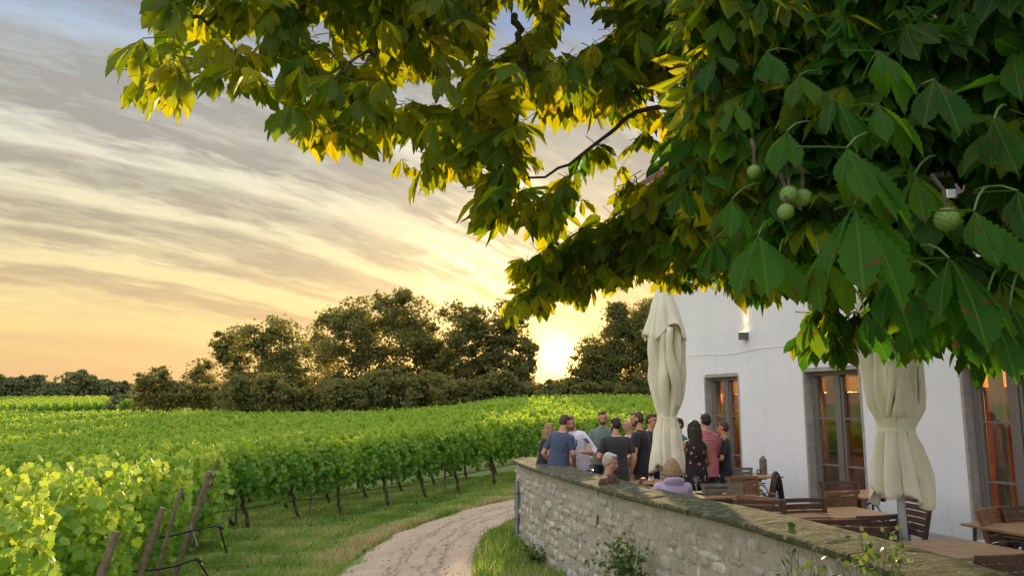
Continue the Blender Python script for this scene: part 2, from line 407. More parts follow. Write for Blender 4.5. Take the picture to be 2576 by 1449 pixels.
def cap_mat():
    m = bpy.data.materials.new('mossy_coping'); m.use_nodes = True; T = NT(m.node_tree); b = T.n['Principled BSDF']
    P_ = T.new('ShaderNodeTexCoord').outputs['Object']; x, y, z = T.sep(P_)
    n = T.noise(P_, 3.2, 6, .7); n2 = T.noise(P_, 19.0, 5, .7); n3 = T.noise(P_, 9.0, 5, .75, .5)
    c = T.mix(T.maprange(n2, .35, .65), (.060, .056, .036), (.115, .108, .072))
    moss = T.math('MULTIPLY', T.maprange(n, .28, .52), T.maprange(y, -1.0, -7.0, .3, 1.0))
    c = T.mix(T.math('MULTIPLY', moss, .8), c, (.070, .085, .020))
    c = T.mix(T.math('MULTIPLY', T.maprange(n3, .53, .59), .7), c, (.25, .25, .165)); c = T.mix(T.math('MULTIPLY', T.maprange(T.noise(P_, 30.0, 4, .7), .60, .66), .6), c, (.33, .33, .25))
    c = T.mix(T.maprange(n3, .40, .33, 0.0, .6), c, (.06, .055, .035))
    T.set(b.inputs['Base Color'], c); b.inputs['Roughness'].default_value = .95
    bp = T.new('ShaderNodeBump', inp={'Strength': 1.0, 'Distance': .03, 'Height': T.math('ADD', n2, n3)}); T.l.new(bp.outputs[0], b.inputs['Normal'])
    return m
M['cap'] = cap_mat()
def ground_mat():
    m = bpy.data.materials.new('meadow_ground'); m.use_nodes = True; T = NT(m.node_tree); b = T.n['Principled BSDF']
    P_ = T.new('ShaderNodeTexCoord').outputs['Object']
    n = T.noise(P_, .9, 5, .65); n2 = T.noise(P_, 9.0, 5, .7); n3 = T.noise(P_, 40.0, 3, .6)
    c = T.mix(T.maprange(n2, .35, .65), (.13, .19, .045), (.23, .30, .08))
    c = T.mix(T.maprange(n, .48, .68, 0.0, .6), c, (.30, .25, .12))
    c = T.mix(T.maprange(n3, .58, .7, 0.0, .5), c, (.34, .28, .15))
    T.set(b.inputs['Base Color'], c); b.inputs['Roughness'].default_value = .95
    bp = T.new('ShaderNodeBump', inp={'Strength': .9, 'Distance': .06, 'Height': n2}); T.l.new(bp.outputs[0], b.inputs['Normal'])
    return m
M['ground'] = ground_mat()
def path_mat():
    m = bpy.data.materials.new('dirt_track'); m.use_nodes = True; T = NT(m.node_tree); b = T.n['Principled BSDF']
    P_ = T.new('ShaderNodeTexCoord').outputs['Object']
    uv = T.new('ShaderNodeUVMap', uv_map='uv').outputs[0]; U, V_, _ = T.sep(uv)
    n = T.noise(P_, 1.3, 5, .65); n2 = T.noise(P_, 14.0, 6, .7); n3 = T.noise(P_, 55.0, 3, .6)
    c = T.mix(T.maprange(n, .35, .65), (.40, .298, .195), (.48, .368, .255))
    c = T.mix(T.maprange(n2, .52, .72, 0.0, .4), c, (.33, .26, .20))
    c = T.mix(T.maprange(n3, .62, .70, 0.0, .4), c, (.54, .47, .39))
    wob = T.math('MULTIPLY', T.math('SUBTRACT', T.noise(T.comb(0.0, T.math('MULTIPLY', V_, 3.0), 0.0), 1.0, 3, .6), .5), .35)
    tr = None
    for k, (u0, w) in enumerate(((.36, .012), (.42, .009), (.60, .010), (.72, .014))):
        d = T.math('ABSOLUTE', T.math('SUBTRACT', T.math('ADD', U, wob), u0+.0))
        t = T.math('MULTIPLY', T.maprange(d, w, w*2.2, 1.0, 0.0), T.maprange(T.noise(P_, .8+.3*k, 3, .6), 0.30, .46))
        tr = t if tr is None else T.math('MAXIMUM', tr, t)
    c = T.mix(T.math('MULTIPLY', tr, .5), c, (.17, .13, .10))
    T.set(b.inputs['Base Color'], c); b.inputs['Roughness'].default_value = .95
    h = T.math('SUBTRACT', T.math('ADD', T.math('MULTIPLY', n2, .5), T.math('MULTIPLY', n3, .35)), T.math('MULTIPLY', tr, .5))
    bp = T.new('ShaderNodeBump', inp={'Strength': .8, 'Distance': .02, 'Height': h}); T.l.new(bp.outputs[0], b.inputs['Normal'])
    return m
M['path'] = path_mat()
M['paving'] = mat('terrace_paving', (.20, .185, .165), .8, ((.27, .25, .22), 3), (20, .4, .01))
def cloth(name, col, col2=None, rough=.85, sc=30.0, tr=0.0):
    m = mat(name, col, rough, ((col2 or tuple(c*.86 for c in col)), sc), (9.0, .45, .02), sheen=.15); 
    if tr:
        T = NT(m.node_tree); b = T.n['Principled BSDF']; t = T.new('ShaderNodeBsdfTranslucent'); t.inputs[0].default_value = tuple(col)+(1,)
        mx = T.new('ShaderNodeMixShader'); mx.inputs[0].default_value = tr
        T.l.new(b.outputs[0], mx.inputs[1]); T.l.new(t.outputs[0], mx.inputs[2]); T.l.new(mx.outputs[0], T.n['Material Output'].inputs[0])
    return m
M['canvas'] = cloth('parasol_canvas', (.96, .90, .70), (.93, .86, .65), .8, 4.0, .12)
M['glass'] = None
def glass_mat(name='window_glass', tint=(.8, .82, .8), refl=1.0):
    m = bpy.data.materials.new(name); m.use_nodes = True; T = NT(m.node_tree); T.n.clear()
    fr = T.new('ShaderNodeFresnel', inp={'IOR': 1.52}).outputs[0]
    f = T.math('ADD', T.math('MULTIPLY', fr, .85*refl), .015, clamp=True)
    t = T.new('ShaderNodeBsdfTransparent'); t.inputs[0].default_value = tint+(1,)
    g = T.new('ShaderNodeBsdfGlossy'); g.inputs['Roughness'].default_value = .02; g.inputs[0].default_value = (.95, .95, .95, 1)
    mx = T.new('ShaderNodeMixShader'); T.l.new(f, mx.inputs[0]); T.l.new(t.outputs[0], mx.inputs[1]); T.l.new(g.outputs[0], mx.inputs[2])
    o = T.new('ShaderNodeOutputMaterial'); T.l.new(mx.outputs[0], o.inputs[0]); return m
M['glass'] = glass_mat()
M['drinkglass'] = glass_mat('drinking_glass', (.9, .92, .92), 1.6)
def emit(name, col, s):
    m = bpy.data.materials.new(name); m.use_nodes = True; b = m.node_tree.nodes['Principled BSDF']
    b.inputs['Base Color'].default_value = col+(1,); b.inputs['Emission Color'].default_value = col+(1,); b.inputs['Emission Strength'].default_value = s; return m
M['lampshade'] = emit('lit_lampshade', (1.0, .36, .05), 1.25)
M['warmwood'] = mat('interior_wood', (.34, .14, .045), .5, ((.20, .075, .025), 4))
M['curtain'] = cloth('curtain', (.62, .55, .42))

# ---------------------------------------------------------------- ground, path, terrace
def build_ground():
    xs = np.concatenate([-np.geomspace(2600, 30, 40), np.arange(-29, 30.1, .5), np.geomspace(31, 2600, 40)])
    ys = np.concatenate([[-400, -120, -40, -15], np.arange(-8, 70, .5), np.arange(70, 210, 2.0), np.geomspace(212, 3500, 50)])
    X, Y = np.meshgrid(xs, ys); Z = G(X, Y)
    Z = Z+.03*np.sin(X*1.7+Y*.9)*np.sin(Y*1.3-X*.6)*(np.abs(X) < 30)*(Y < 70)*(X < -3.3)
    Z = Z-.03
    nx, ny = len(xs), len(ys)
    i = np.arange(nx-1)[None, :]+np.arange(ny-1)[:, None]*nx
    F = np.stack([i, i+1, i+1+nx, i+nx], -1).reshape(-1, 4)
    me = np_mesh('ground', np.stack([X, Y, Z], -1).reshape(-1, 3), [F], M['ground'], smooth=True)
    tag(obj('ground', me), kind='structure')
build_ground()

PATH_L = np.array([(-2.75, -3), (-2.75, 6), (-2.76, 11.6), (-2.74, 13.0), (-2.62, 14.9), (-2.35, 16.6), (-1.7, 18.0), (-.9, 19.0), (0.0, 19.8), (2.0, 21.3), (6.0, 24.0), (14, 29)])
PATH_R = np.array([(-.1, -3), (-.35, 6), (-.5, 11.6), (-.6, 13.0), (-.55, 14.6), (-.33, 15.6), (0.02, 16.3), (.6, 16.9), (1.4, 17.6), (3.0, 18.9), (7.0, 21.4), (15, 26)])
def poly_sample(P, n):
    d = np.concatenate([[0], np.cumsum(np.linalg.norm(np.diff(P, axis=0), axis=1))]); t = np.linspace(0, d[-1], n)
    return np.stack([np.interp(t, d, P[:, k]) for k in range(P.shape[1])], -1), t
def build_path():
    n, m = 420, 40
    L, t = poly_sample(PATH_L, n); R, _ = poly_sample(PATH_R, n)
    for _ in range(30): L[1:-1] = (L[:-2]+L[2:]+2*L[1:-1])/4; R[1:-1] = (R[:-2]+R[2:]+2*R[1:-1])/4
    V = []; UV = []
    for i in range(n):
        jl = .22*mnoise.noise(Vector((t[i]*1.1, 0, 0)))+.10*mnoise.noise(Vector((t[i]*4.5, 3, 0))); jr = .2*mnoise.noise(Vector((t[i]*1.2, 9, 0)))+.10*mnoise.noise(Vector((t[i]*4.7, 13, 0)))
        for j in range(m+1):
            u = j/m; a = L[i]*(1-u)+R[i]*u; d = (R[i]-L[i])/np.linalg.norm(R[i]-L[i])
            a = a+d*(-jl*(1-u)+jr*u)
            rut = -.03*math.exp(-((u-.34)/.07)**2)-.03*math.exp(-((u-.70)/.07)**2)+.012*mnoise.noise(Vector((a[0]*3, a[1]*3, 0)))
            edge = min(u, 1-u); z = float(G(a[0], a[1]))+.012+rut*min(1, edge*8)-.03*max(0, 1-edge*12)
            V.append((a[0], a[1], z)); UV.append((u, t[i]*.25))
    i = np.arange(m)[None, :]+np.arange(n-1)[:, None]*(m+1)
    F = np.stack([i, i+1, i+m+2, i+m+1], -1).reshape(-1, 4)
    me = np_mesh('path', V, [F], M['path'], uv=UV, smooth=True); tag(obj('path', me), kind='structure')
build_path()
def on_path(x, y, pad=0.0):
    n = 120
    if not hasattr(on_path, 'c'): on_path.c = (poly_sample(PATH_L, n)[0], poly_sample(PATH_R, n)[0])
    L, R = on_path.c
    xl = np.interp(y, L[:, 1], L[:, 0]); xr = np.interp(y, R[:, 1], R[:, 0])
    return (x > xl-pad) & (x < xr+pad)

# wall centre line: outer (path side) top edge and its inner edge, counted from the camera side to the far corner and on to the house
OUT = np.array([(2.55, 1.0), (2.54, 3.0), (2.46, 4.9), (2.33, 5.85), (2.0, 7.4), (1.42, 8.95), (.82, 11.2), (.25, 13.6), (.03, 15.0)])
OUT2 = np.array([(.03, 15.0), (.08, 15.3), (.35, 15.48), (1.6, 15.9), (3.0, 16.9), (4.2, 18.3)])
CAPZ = 1.42
FLOORZ = .5
FA, FD = (6.7, 11.54), np.array([-.33, 1.0])/math.hypot(.33, 1.0)     # the facade: a point and its direction away from the camera
FN = np.array([-FD[1], FD[0]])                                         # outward normal (towards the terrace)
def smooth_line(P, n, it=40):
    S, t = poly_sample(P, n)
    for _ in range(it): S[1:-1] = (S[:-2]+S[2:]+2*S[1:-1])/4
    return S, t
def build_wall():
    root = empty('stone_wall', (.03, 15.0, 0)); ox, oy = .03, 15.0
    tag(root, 'curved rubble stone garden wall with mossy coping around the terrace', 'wall')
    legs = [smooth_line(OUT, 600, 250), smooth_line(OUT2, 90, 10)]
    MBm = MB(); k = 0; W = .60
    side_all = []
    for (S, t) in legs:
        dirs = np.gradient(S, axis=0); dirs /= np.linalg.norm(dirs, axis=1)[:, None]
        nin = np.stack([dirs[:, 1], -dirs[:, 0]], -1)     # towards the terrace (right of the walking direction)
        side_all.append((S, nin, dirs, t))
    # mortar core
    for (S, nin, dirs, t) in side_all:
        rr = []
        for i in range(0, len(S), 2):
            a = S[i]+nin[i]*.05; b = S[i]+nin[i]*(W-.03)
            rr.append([(a[0]-ox-nin[i][0]*.05, a[1]-oy-nin[i][1]*.05, -.5), (a[0]-ox, a[1]-oy, CAPZ-.062), (b[0]-ox, b[1]-oy, CAPZ-.062), (b[0]-ox, b[1]-oy, -.5)])
        MBm.rings(rr)
    MBm.build('mortar_core', M['mortar'], root)
    # face stones, each an irregular slab pressed into the mortar
    R_ = random.Random(5)
    V = []; F4 = []; F8 = []; rn = []
    def stone(S, nin, t, s, z, w, h):
        pts = []
        n = 9
        for q in range(n):
            an = 2*math.pi*q/n+R_.uniform(-.2, .2); rr = R_.uniform(.80, 1.12)
            cx = math.copysign(abs(math.cos(an))**.6, math.cos(an)); cz = math.copysign(abs(math.sin(an))**.6, math.sin(an))
            pts.append((cx*w/2*rr, cz*h/2*rr))
        pr = R_.uniform(-.004, .022); r = R_.random(); o = len(V)
        for lev, (d, sc) in enumerate(((.03, 1.0), (-pr+.006, .97), (-pr, .80))):
            for (a, c) in pts:
                ss_ = np.interp(s+a*sc, t, np.arange(len(t))); i0 = int(ss_); i1 = min(i0+1, len(t)-1); f = ss_-i0
                p = S[i0]*(1-f)+S[i1]*f; nn = nin[i0]
                batter = .05*(1-(z+c*sc)/(CAPZ))
                dd = .05+d-batter*1.0+R_.uniform(-.002, .002)
                V.append((p[0]+nn[0]*dd-ox, p[1]+nn[1]*dd-oy, z+c*sc)); rn.append(r)
        for lev in range(2):
            for q in range(n):
                F4.append((o+lev*n+q, o+lev*n+(q+1) % n, o+(lev+1)*n+(q+1) % n, o+(lev+1)*n+q))
        F8.append(tuple(o+2*n+q for q in range(n)))
    for (S, nin, dirs, t) in side_all:
        z = -.1
        while z < CAPZ-.2:
            h = R_.uniform(.07, .15); s = R_.uniform(0, .2)+.02
            while s < t[-1]-.1:
                w = R_.uniform(.06, .26)*(1.0 if R_.random() < .8 else 1.5); hh = h*R_.uniform(.65, 1.25)
                if R_.random() < .16: w = R_.uniform(.05, .09); hh = h*1.25
                zz = z+h/2+R_.uniform(-.02, .02)
                if R_.random() < .70 and zz+hh/2 < CAPZ-.075: stone(S, nin, t, s+w/2, zz, w*.93, hh*.93)
                s += w+R_.uniform(.01, .05)
            z += h+R_.uniform(.0, .02)
    me = np_mesh('face_stones', V, [np.array(F4), np.array(F8)], M['stone'], rnd=rn)
    o = obj('face_stones', me, root)
    # coping slabs
    def cap_slab(S, nin, i0, i1, lift):
        m = MB(); rr = []
        for i in list(range(i0, i1, 3))+[i1]:
            e = (i-i0)/(i1-i0); p = S[i]; n_ = nin[i]
            wob = .007*math.sin(i*.21)+.005*math.sin(i*.57)+random.uniform(-.004, .004)
            prof = [(-.035+wob, -.062), (-.045+wob, -.035), (-.037+wob, -.010), (-.012, 0.0), (.16, .010+wob), (.32, .018), (.5, .012-wob), (W+.02, -.004), (W+.05, -.03), (W+.05, -.062)]
            rr.append([(p[0]+n_[0]*a-ox, p[1]+n_[1]*a-oy, CAPZ+c+lift) for a, c in prof])
        m.rings(rr); m.build('coping_stone', M['cap'], root, smooth=False)
    S, nin, dirs, t = side_all[0]
    cuts = [0, 22, 44, 64, 82, 98, 118, 140, 162, 198]
    for a, b in zip(cuts[:-1], cuts[1:]): cap_slab(S, nin, a*3, b*3-1, R_.uniform(-.003, .003))
    S, nin, dirs, t = side_all[1]
    # corner slab wraps round
    cs = [0, 26, 58, 88]
    for a, b in zip(cs[:-1], cs[1:]): cap_slab(S, nin, a, b-1, R_.uniform(-.004, .004)-.002)
    return side_all
WALL = build_wall()
def wall_point(py_y):      # outer face point at world y on leg one
    S, nin, dirs, t = WALL[0]; i = int(np.argmin(abs(S[:, 1]-py_y))); return S[i], nin[i], dirs[i]

def build_terrace():
    S, nin, _, _ = WALL[0]; S2, nin2, _, _ = WALL[1]
    inner = [tuple(S[i]+nin[i]*.5) for i in range(0, len(S)-36, 8)]+[tuple(S2[i]+nin2[i]*.4) for i in range(30, len(S2), 8)]
    fx = lambda y: FA[0]-.33*(y-FA[1])
    poly = inner+[(fx(18.6)+.05, 18.6), (fx(-2)+.05, -2), (2.9, -2)]
    m = MB(); n = len(poly)
    m.add([(x, y, -.4) for x, y in poly]+[(x, y, FLOORZ) for x, y in poly], [tuple(range(n, 2*n))]+[(i, (i+1) % n, n+(i+1) % n, n+i) for i in range(n)])
    o = m.build('terrace_paving', M['paving']); tag(o, kind='structure')
build_terrace()

# white adhesive discs of lichen on the coping are part of the stone; the drain pipe at the corner
def build_pipe():
    p = PZ(1294, 1352, .12); x, y = .15, 14.45
    r = empty('drainpipe', (x-.06, y, .05)); tag(r, 'grey galvanised drainpipe strapped to the corner of the stone wall', 'pipe')
    m = MB(); m.tube([(0, 0, 0), (0, 0, 1.02)], .042, 14); m.tube([(0, 0, .62), (0, 0, .70)], .048, 14); m.build('pipe', M['steel'], r, smooth=False)
    for z in (.33, .78):
        b = MB(); b.tube([(0, 0, z), (0, 0, z+.022)], .05, 14); b.bar((.04, 0, z+.01), (.13, .02, z+.01), .02); b.build('pipe_clamp', M['grey_metal'], r)
build_pipe()

# ---------------------------------------------------------------- the house
def fpt(s, out=0.0, z=0.0):      # s metres along the facade from FA, out metres in front of it
    return (FA[0]+FD[0]*s+FN[0]*out, FA[1]+FD[1]*s+FN[1]*out, z)
def s_at(px):
    d = ray(px, 1017); # solve (FA + FD s) on ray in plan
    A = np.array([[d[0], -FD[0]], [d[1], -FD[1]]]); t, s = np.linalg.solve(A, np.array(FA)); return s
S_END = s_at(1676)
HOUSE_TOP = 8.3
frot = Matrix(((FD[0], FN[0], 0), (FD[1], FN[1], 0), (0, 0, 1)))   # columns: along facade, out, up
wins = []
def build_house():
    root = empty('white_house', fpt(0)); rot = math.atan2(FD[1], FD[0]); root.rotation_euler = (0, 0, rot)
    tag(root, 'large white rendered restaurant building with tall grey framed windows', 'building')
    # local coordinates: x along facade (away), y: FN is +90deg from FD -> local +y = outward
    ops = []   # openings: s0, s1, z0, z1
    H0, H1 = FLOORZ+.02, 3.09
    for (a, b) in ((1860, 1775), (2168, 2025), (2660, 2423)): ops.append((s_at(b), s_at(a), H0, H1))
    s3 = ops[2][0]
    ops = [(min(a, b), max(a, b), c, d) for a, b, c, d in ops]
    ops.append((-7.2, -5.9, H0, H1))
    for a, b, _, _ in list(ops): ops.append((a+.05, b-.05, 5.2, 6.7))
    s0, s1 = -16.0, S_END
    # wall as a grid of boxes around the openings, built as one skin with real depth
    T_ = .42
    ss_ = sorted({s0, s1}|{o[0] for o in ops}|{o[1] for o in ops}); zs = sorted({-.4, HOUSE_TOP}|{o[2] for o in ops}|{o[3] for o in ops})
    m = MB()
    def solid(i, j):
        if not (0 <= i < len(ss_)-1 and 0 <= j < len(zs)-1): return False
        cs, cz = (ss_[i]+ss_[i+1])/2, (zs[j]+zs[j+1])/2
        return not any(o[0] < cs < o[1] and o[2] < cz < o[3] for o in ops)
    for i in range(len(ss_)-1):
        for j in range(len(zs)-1):
            if not solid(i, j): continue
            a, b, c, d = ss_[i], ss_[i+1], zs[j], zs[j+1]
            q = [[(a, 0, c), (a, 0, d), (b, 0, d), (b, 0, c)], [(a, -T_, c), (b, -T_, c), (b, -T_, d), (a, -T_, d)]]
            if not solid(i-1, j): q.append([(a, 0, c), (a, -T_, c), (a, -T_, d), (a, 0, d)])
            if not solid(i+1, j): q.append([(b, 0, c), (b, 0, d), (b, -T_, d), (b, -T_, c)])
            if not solid(i, j-1): q.append([(a, 0, c), (b, 0, c), (b, -T_, c), (a, -T_, c)])
            if not solid(i, j+1): q.append([(a, 0, d), (a, -T_, d), (b, -T_, d), (b, 0, d)])
            for f in q: m.add(f, [(0, 1, 2, 3)])
    m.build('front_wall', M['stucco'], root)
    g = MB(); D_ = 9.0
    g.box((s1-.2, -D_/2-T_/2, (HOUSE_TOP-.4)/2), (.4, D_-T_, HOUSE_TOP+.4)); g.build('gable_wall', M['stucco'], root)
    g = MB(); g.box((s0+.2, -D_/2-T_/2, (HOUSE_TOP-.4)/2), (.4, D_-T_, HOUSE_TOP+.4)); g.box(((s0+s1)/2, -D_, (HOUSE_TOP-.4)/2), (s1-s0-.82, .4, HOUSE_TOP+.4)); g.build('rear_wall', M['stucco'], root)
    r = MB(); ridge = HOUSE_TOP+3.4
    for z0, off in ((0, 0),):
        a0, a1 = s0-.5, s1+.35
        pr = [(.55, HOUSE_TOP-.18), (.55, HOUSE_TOP-.02), (-D_/2, ridge), (-D_-.55, HOUSE_TOP-.02), (-D_-.55, HOUSE_TOP-.18), (-D_/2, ridge-.22)]
        r.rings([[(a0, y, z) for y, z in pr], [(a1, y, z) for y, z in pr]])
    r.build('roof', mat('roof_tiles', (.16, .07, .045), .8, ((.24, .11, .07), 9), (14, .8, .05)), root)
    for k in range(42):
        if s0+.5+k*.75 < s1: e = MB(); e.bar((s0+.5+k*.75, -.2, HOUSE_TOP-.12), (s0+.5+k*.75, .50, HOUSE_TOP-.27), .10, .12); e.build('rafter_end', M['teak_dark'], root)
    # interior: floor, ceiling, rear partition and lamps
    def solo(nm, c_, sz): i_ = MB(); i_.box(c_, sz); i_.build(nm, M['warmwood'], root)
    solo('interior_floor', ((s0+s1)/2, -4.4, FLOORZ-.05), (s1-s0-.9, 7.9, .1)); solo('interior_ceiling', ((s0+s1)/2, -3.6, 3.55), (s1-s0-.9, 6.3, .12)); solo('interior_wall', ((s0+s1)/2, -4.6, 2.0), (s1-s0-.9, .1, 2.9))
    for s_ in (S_END-1.0, 5.0, 1.6, -2.2): solo('partition', (s_+.0, -2.5, 2.0), (.1, 3.8, 2.9))
    # plinth line and cable along the facade
    c = MB(); pts = [(s, .012, 3.62+.05*math.sin(s*.8)+.02*math.sin(s*2.9)) for s in np.linspace(-10, s1-.1, 50)]; c.tube(pts, .006, 5); c.build('facade_cable', M['stucco'], root)
    # windows
    for k, (a, b, z0, z1) in enumerate(ops):
        up = z0 > 4
        w = b-a; fo = MB(); yb = -.20
        # stone reveal lining, 3 mm proud of the render
        if not up:
            rv = MB()
            rv.box((a+.012-.01, -.10, (z0+z1)/2), (.05, .216, z1-z0)); rv.box((b-.012+.01, -.10, (z0+z1)/2), (.05, .216, z1-z0)); rv.box(((a+b)/2, -.10, z1+.01), (w-.06, .216, .075))
            wr = rv.build('window_reveal', M['reveal'], root)
        f = .075
        fo.box((a+.03+f/2, yb, (z0+z1)/2), (f, .09, z1-z0-.06)); fo.box((b-.03-f/2, yb, (z0+z1)/2), (f, .09, z1-z0-.06))
        fo.box(((a+b)/2, yb, z1-.03-f/2), (w-.06-2*f, .088, f)); fo.box(((a+b)/2, yb, z0+.06), (w-.06-2*f, .088, f*1.3))
        xm = (a+b)/2
        fo.box((xm, yb+.012, (z0+z1)/2), (.12, .10, z1-z0-.2))
        for zz in (z0+(z1-z0)*.32, z0+(z1-z0)*.65):
            for x0, x1 in ((a+.03+f, xm-.06), (xm+.06, b-.03-f)): fo.box(((x0+x1)/2, yb+.005, zz), (x1-x0, .05, .035))
        # sash stiles
        for x0 in (a+.03+f+.03, xm-.06-.03, xm+.06+.03, b-.03-f-.03): fo.box((x0, yb+.01, (z0+z1)/2), (.055, .06, z1-z0-.28))
        win = fo.build('window', M['frame'], root, bevel=.006)
        p = MB(); p.box((xm, yb-.02, (z0+z1)/2), (w-.12, .012, z1-z0-.12)); p.build('pane', M['glass'], win)
        if not up:
            for x0, x1 in ((a+.12, a+.12+w*.20), (b-.1-w*.18, b-.1)):
                cu = MB(); rr = []
                for z in (z0+.05, z1-.1):
                    pts = [(x0+(x1-x0)*q/16, -.40+.035*math.sin(q*1.9)) for q in range(17)]; rr.append([(x, y, z) for x, y in pts]+[(x, y-.006, z) for x, y in reversed(pts)])
                cu.rings(rr); cu.build('curtain', M['curtain'], win)
            for x0 in (a+w*.30, a+w*.78):
                x0 += .95; l = MB(); l.box((x0, -.95, z1-.24), (.42, .34, .26)); l.tube([(x0, -.95, z1-.12), (x0, -.95, 3.48)], .012, 6); l.build('pendant_lamp', M['lampshade'], root)
                L = bpy.data.lights.new('pendant_light', 'AREA'); L.energy = 45; L.color = (1, .5, .16); L.size = .3
                lo = bpy.data.objects.new('pendant_light', L); link(lo, root); lo.location = (x0, -.95, z1-.40)
            q = MB()   # table and chairs inside, seen through the glass
            q.box((xm, -1.5, FLOORZ+.74), (.9, .7, .04)); q.bar((xm, -1.5, FLOORZ), (xm, -1.5, FLOORZ+.72), .1)
            q.build('indoor_table', M['teak'], root)
            for dx_ in (-.55, .55): q = MB(); q.box((xm+dx_, -1.2, FLOORZ+.45), (.4, .4, .05)); q.box((xm+dx_, -1.0, FLOORZ+.69), (.4, .04, .5)); q.bar((xm+dx_, -1.2, FLOORZ), (xm+dx_, -1.2, FLOORZ+.43), .08); q.build('indoor_chair', M['teak'], root)
        else:
            d_ = MB(); d_.box((xm, -.55, (z0+z1)/2), (w, .02, z1-z0)); d_.build('blind', M['curtain'], win)
        wins.append((a, b, z0, z1))
    # downpipe at the far corner
    dp = MB(); dp.tube([(s1+.02, .09, 0.3), (s1+.02, .09, HOUSE_TOP-.5), (s1+.02, .42, HOUSE_TOP-.22)], .055, 12); dp.tube([(s1+.02, .09, 4.45), (s1+.02, .09, 4.6)], .066, 12)
    dp.build('downpipe', mat('downpipe_paint', (.055, .05, .05), .5), root, smooth=True)
    return root
HOUSE = build_house()

def build_wall_lamp():
    # the square fitting between the first two windows
    s = s_at(1886); t_ = np.array(fpt(s, .08)); d = ray(1886, 845); z = EZ+(t_[1])*d[2]
    r = empty('wall_lamp', fpt(s, 0, z), math.atan2(FD[1], FD[0])); tag(r, 'small grey cube up-light glowing on the white facade between two windows', 'lamp')
    m = MB(); m.box((0, .082, 0), (.15, .15, .16)); m.build('housing', M['grey_metal'], r, bevel=.004)
    b = MB(); b.box((0, .004, 0), (.10, .02, .12)); b.build('back_plate', M['grey_metal'], r)
    l = MB(); l.box((0, .085, .0825), (.11, .11, .006)); l.build('lens', emit('lamp_lens', (1, .62, .26), 9), r)
    L = bpy.data.lights.new('uplight', 'SPOT'); L.energy = 13; L.color = (1, .60, .24); L.spot_size = rad(62); L.spot_blend = 1.0; L.shadow_soft_size = .05
    lo = bpy.data.objects.new('uplight', L); link(lo, r); lo.location = (0, .10, .10); lo.rotation_euler = (math.pi+rad(10), 0, 0)
build_wall_lamp()

# ---------------------------------------------------------------- leaves: templates
def rand_rot(n, up_bias=0.0):
    """random frames (N,3,3), columns x,y,z; z leans upward by up_bias"""
    z = rng.normal(size=(n, 3)); z /= np.linalg.norm(z, axis=1)[:, None]; z[:, 2] += up_bias; z /= np.linalg.norm(z, axis=1)[:, None]
    a = rng.normal(size=(n, 3)); x = np.cross(a, z); x /= np.linalg.norm(x, axis=1)[:, None]; y = np.cross(z, x)
    return np.stack([x, y, z], -1)
def frames(y, z):
    y = y/np.linalg.norm(y, axis=1)[:, None]; z = z-(z*y).sum(1)[:, None]*y; z /= np.linalg.norm(z, axis=1)[:, None]+1e-9
    return np.stack([np.cross(y, z), y, z], -1)
def vine_leaf():
    """five-lobed leaf, unit size, stalk at origin, tip along +y"""
    pts = [(0, .02), (.16, -.10), (.30, -.02), (.47, .10), (.40, .26), (.54, .48), (.36, .56), (.26, .74), (.12, .84), (0, 1.0)]
    V = [(0, .38, .0)]
    full = pts+[(-x, y) for x, y in reversed(pts[1:-1])]
    for x, y in full: V.append((x, y, -.25*(x*x+ (y-.38)**2)+.05*math.sin(7*x+5*y)))
    n = len(full); F = np.array([(0, 1+i, 1+(i+1) % n) for i in range(n)])
    V = np.array(V); V[:, 1] -= .1; return V, [F]
VL, VLF = vine_leaf()
def simple_leaf():
    V = np.array([(0, -.1, 0), (.42, .12, -.06), (.36, .6, -.1), (0, .92, -.16), (-.36, .6, -.1), (-.42, .12, -.06), (0, .4, .06)])
    F = np.array([(6, i, (i+1) % 6) for i in range(6)]); return V, [F]
SL, SLF = simple_leaf()
QL = np.array([(-.5, 0, 0), (0, -.35, .1), (.5, 0, 0), (0, .65, -.05)]); QLF = [np.array([(0, 1, 2, 3)])]

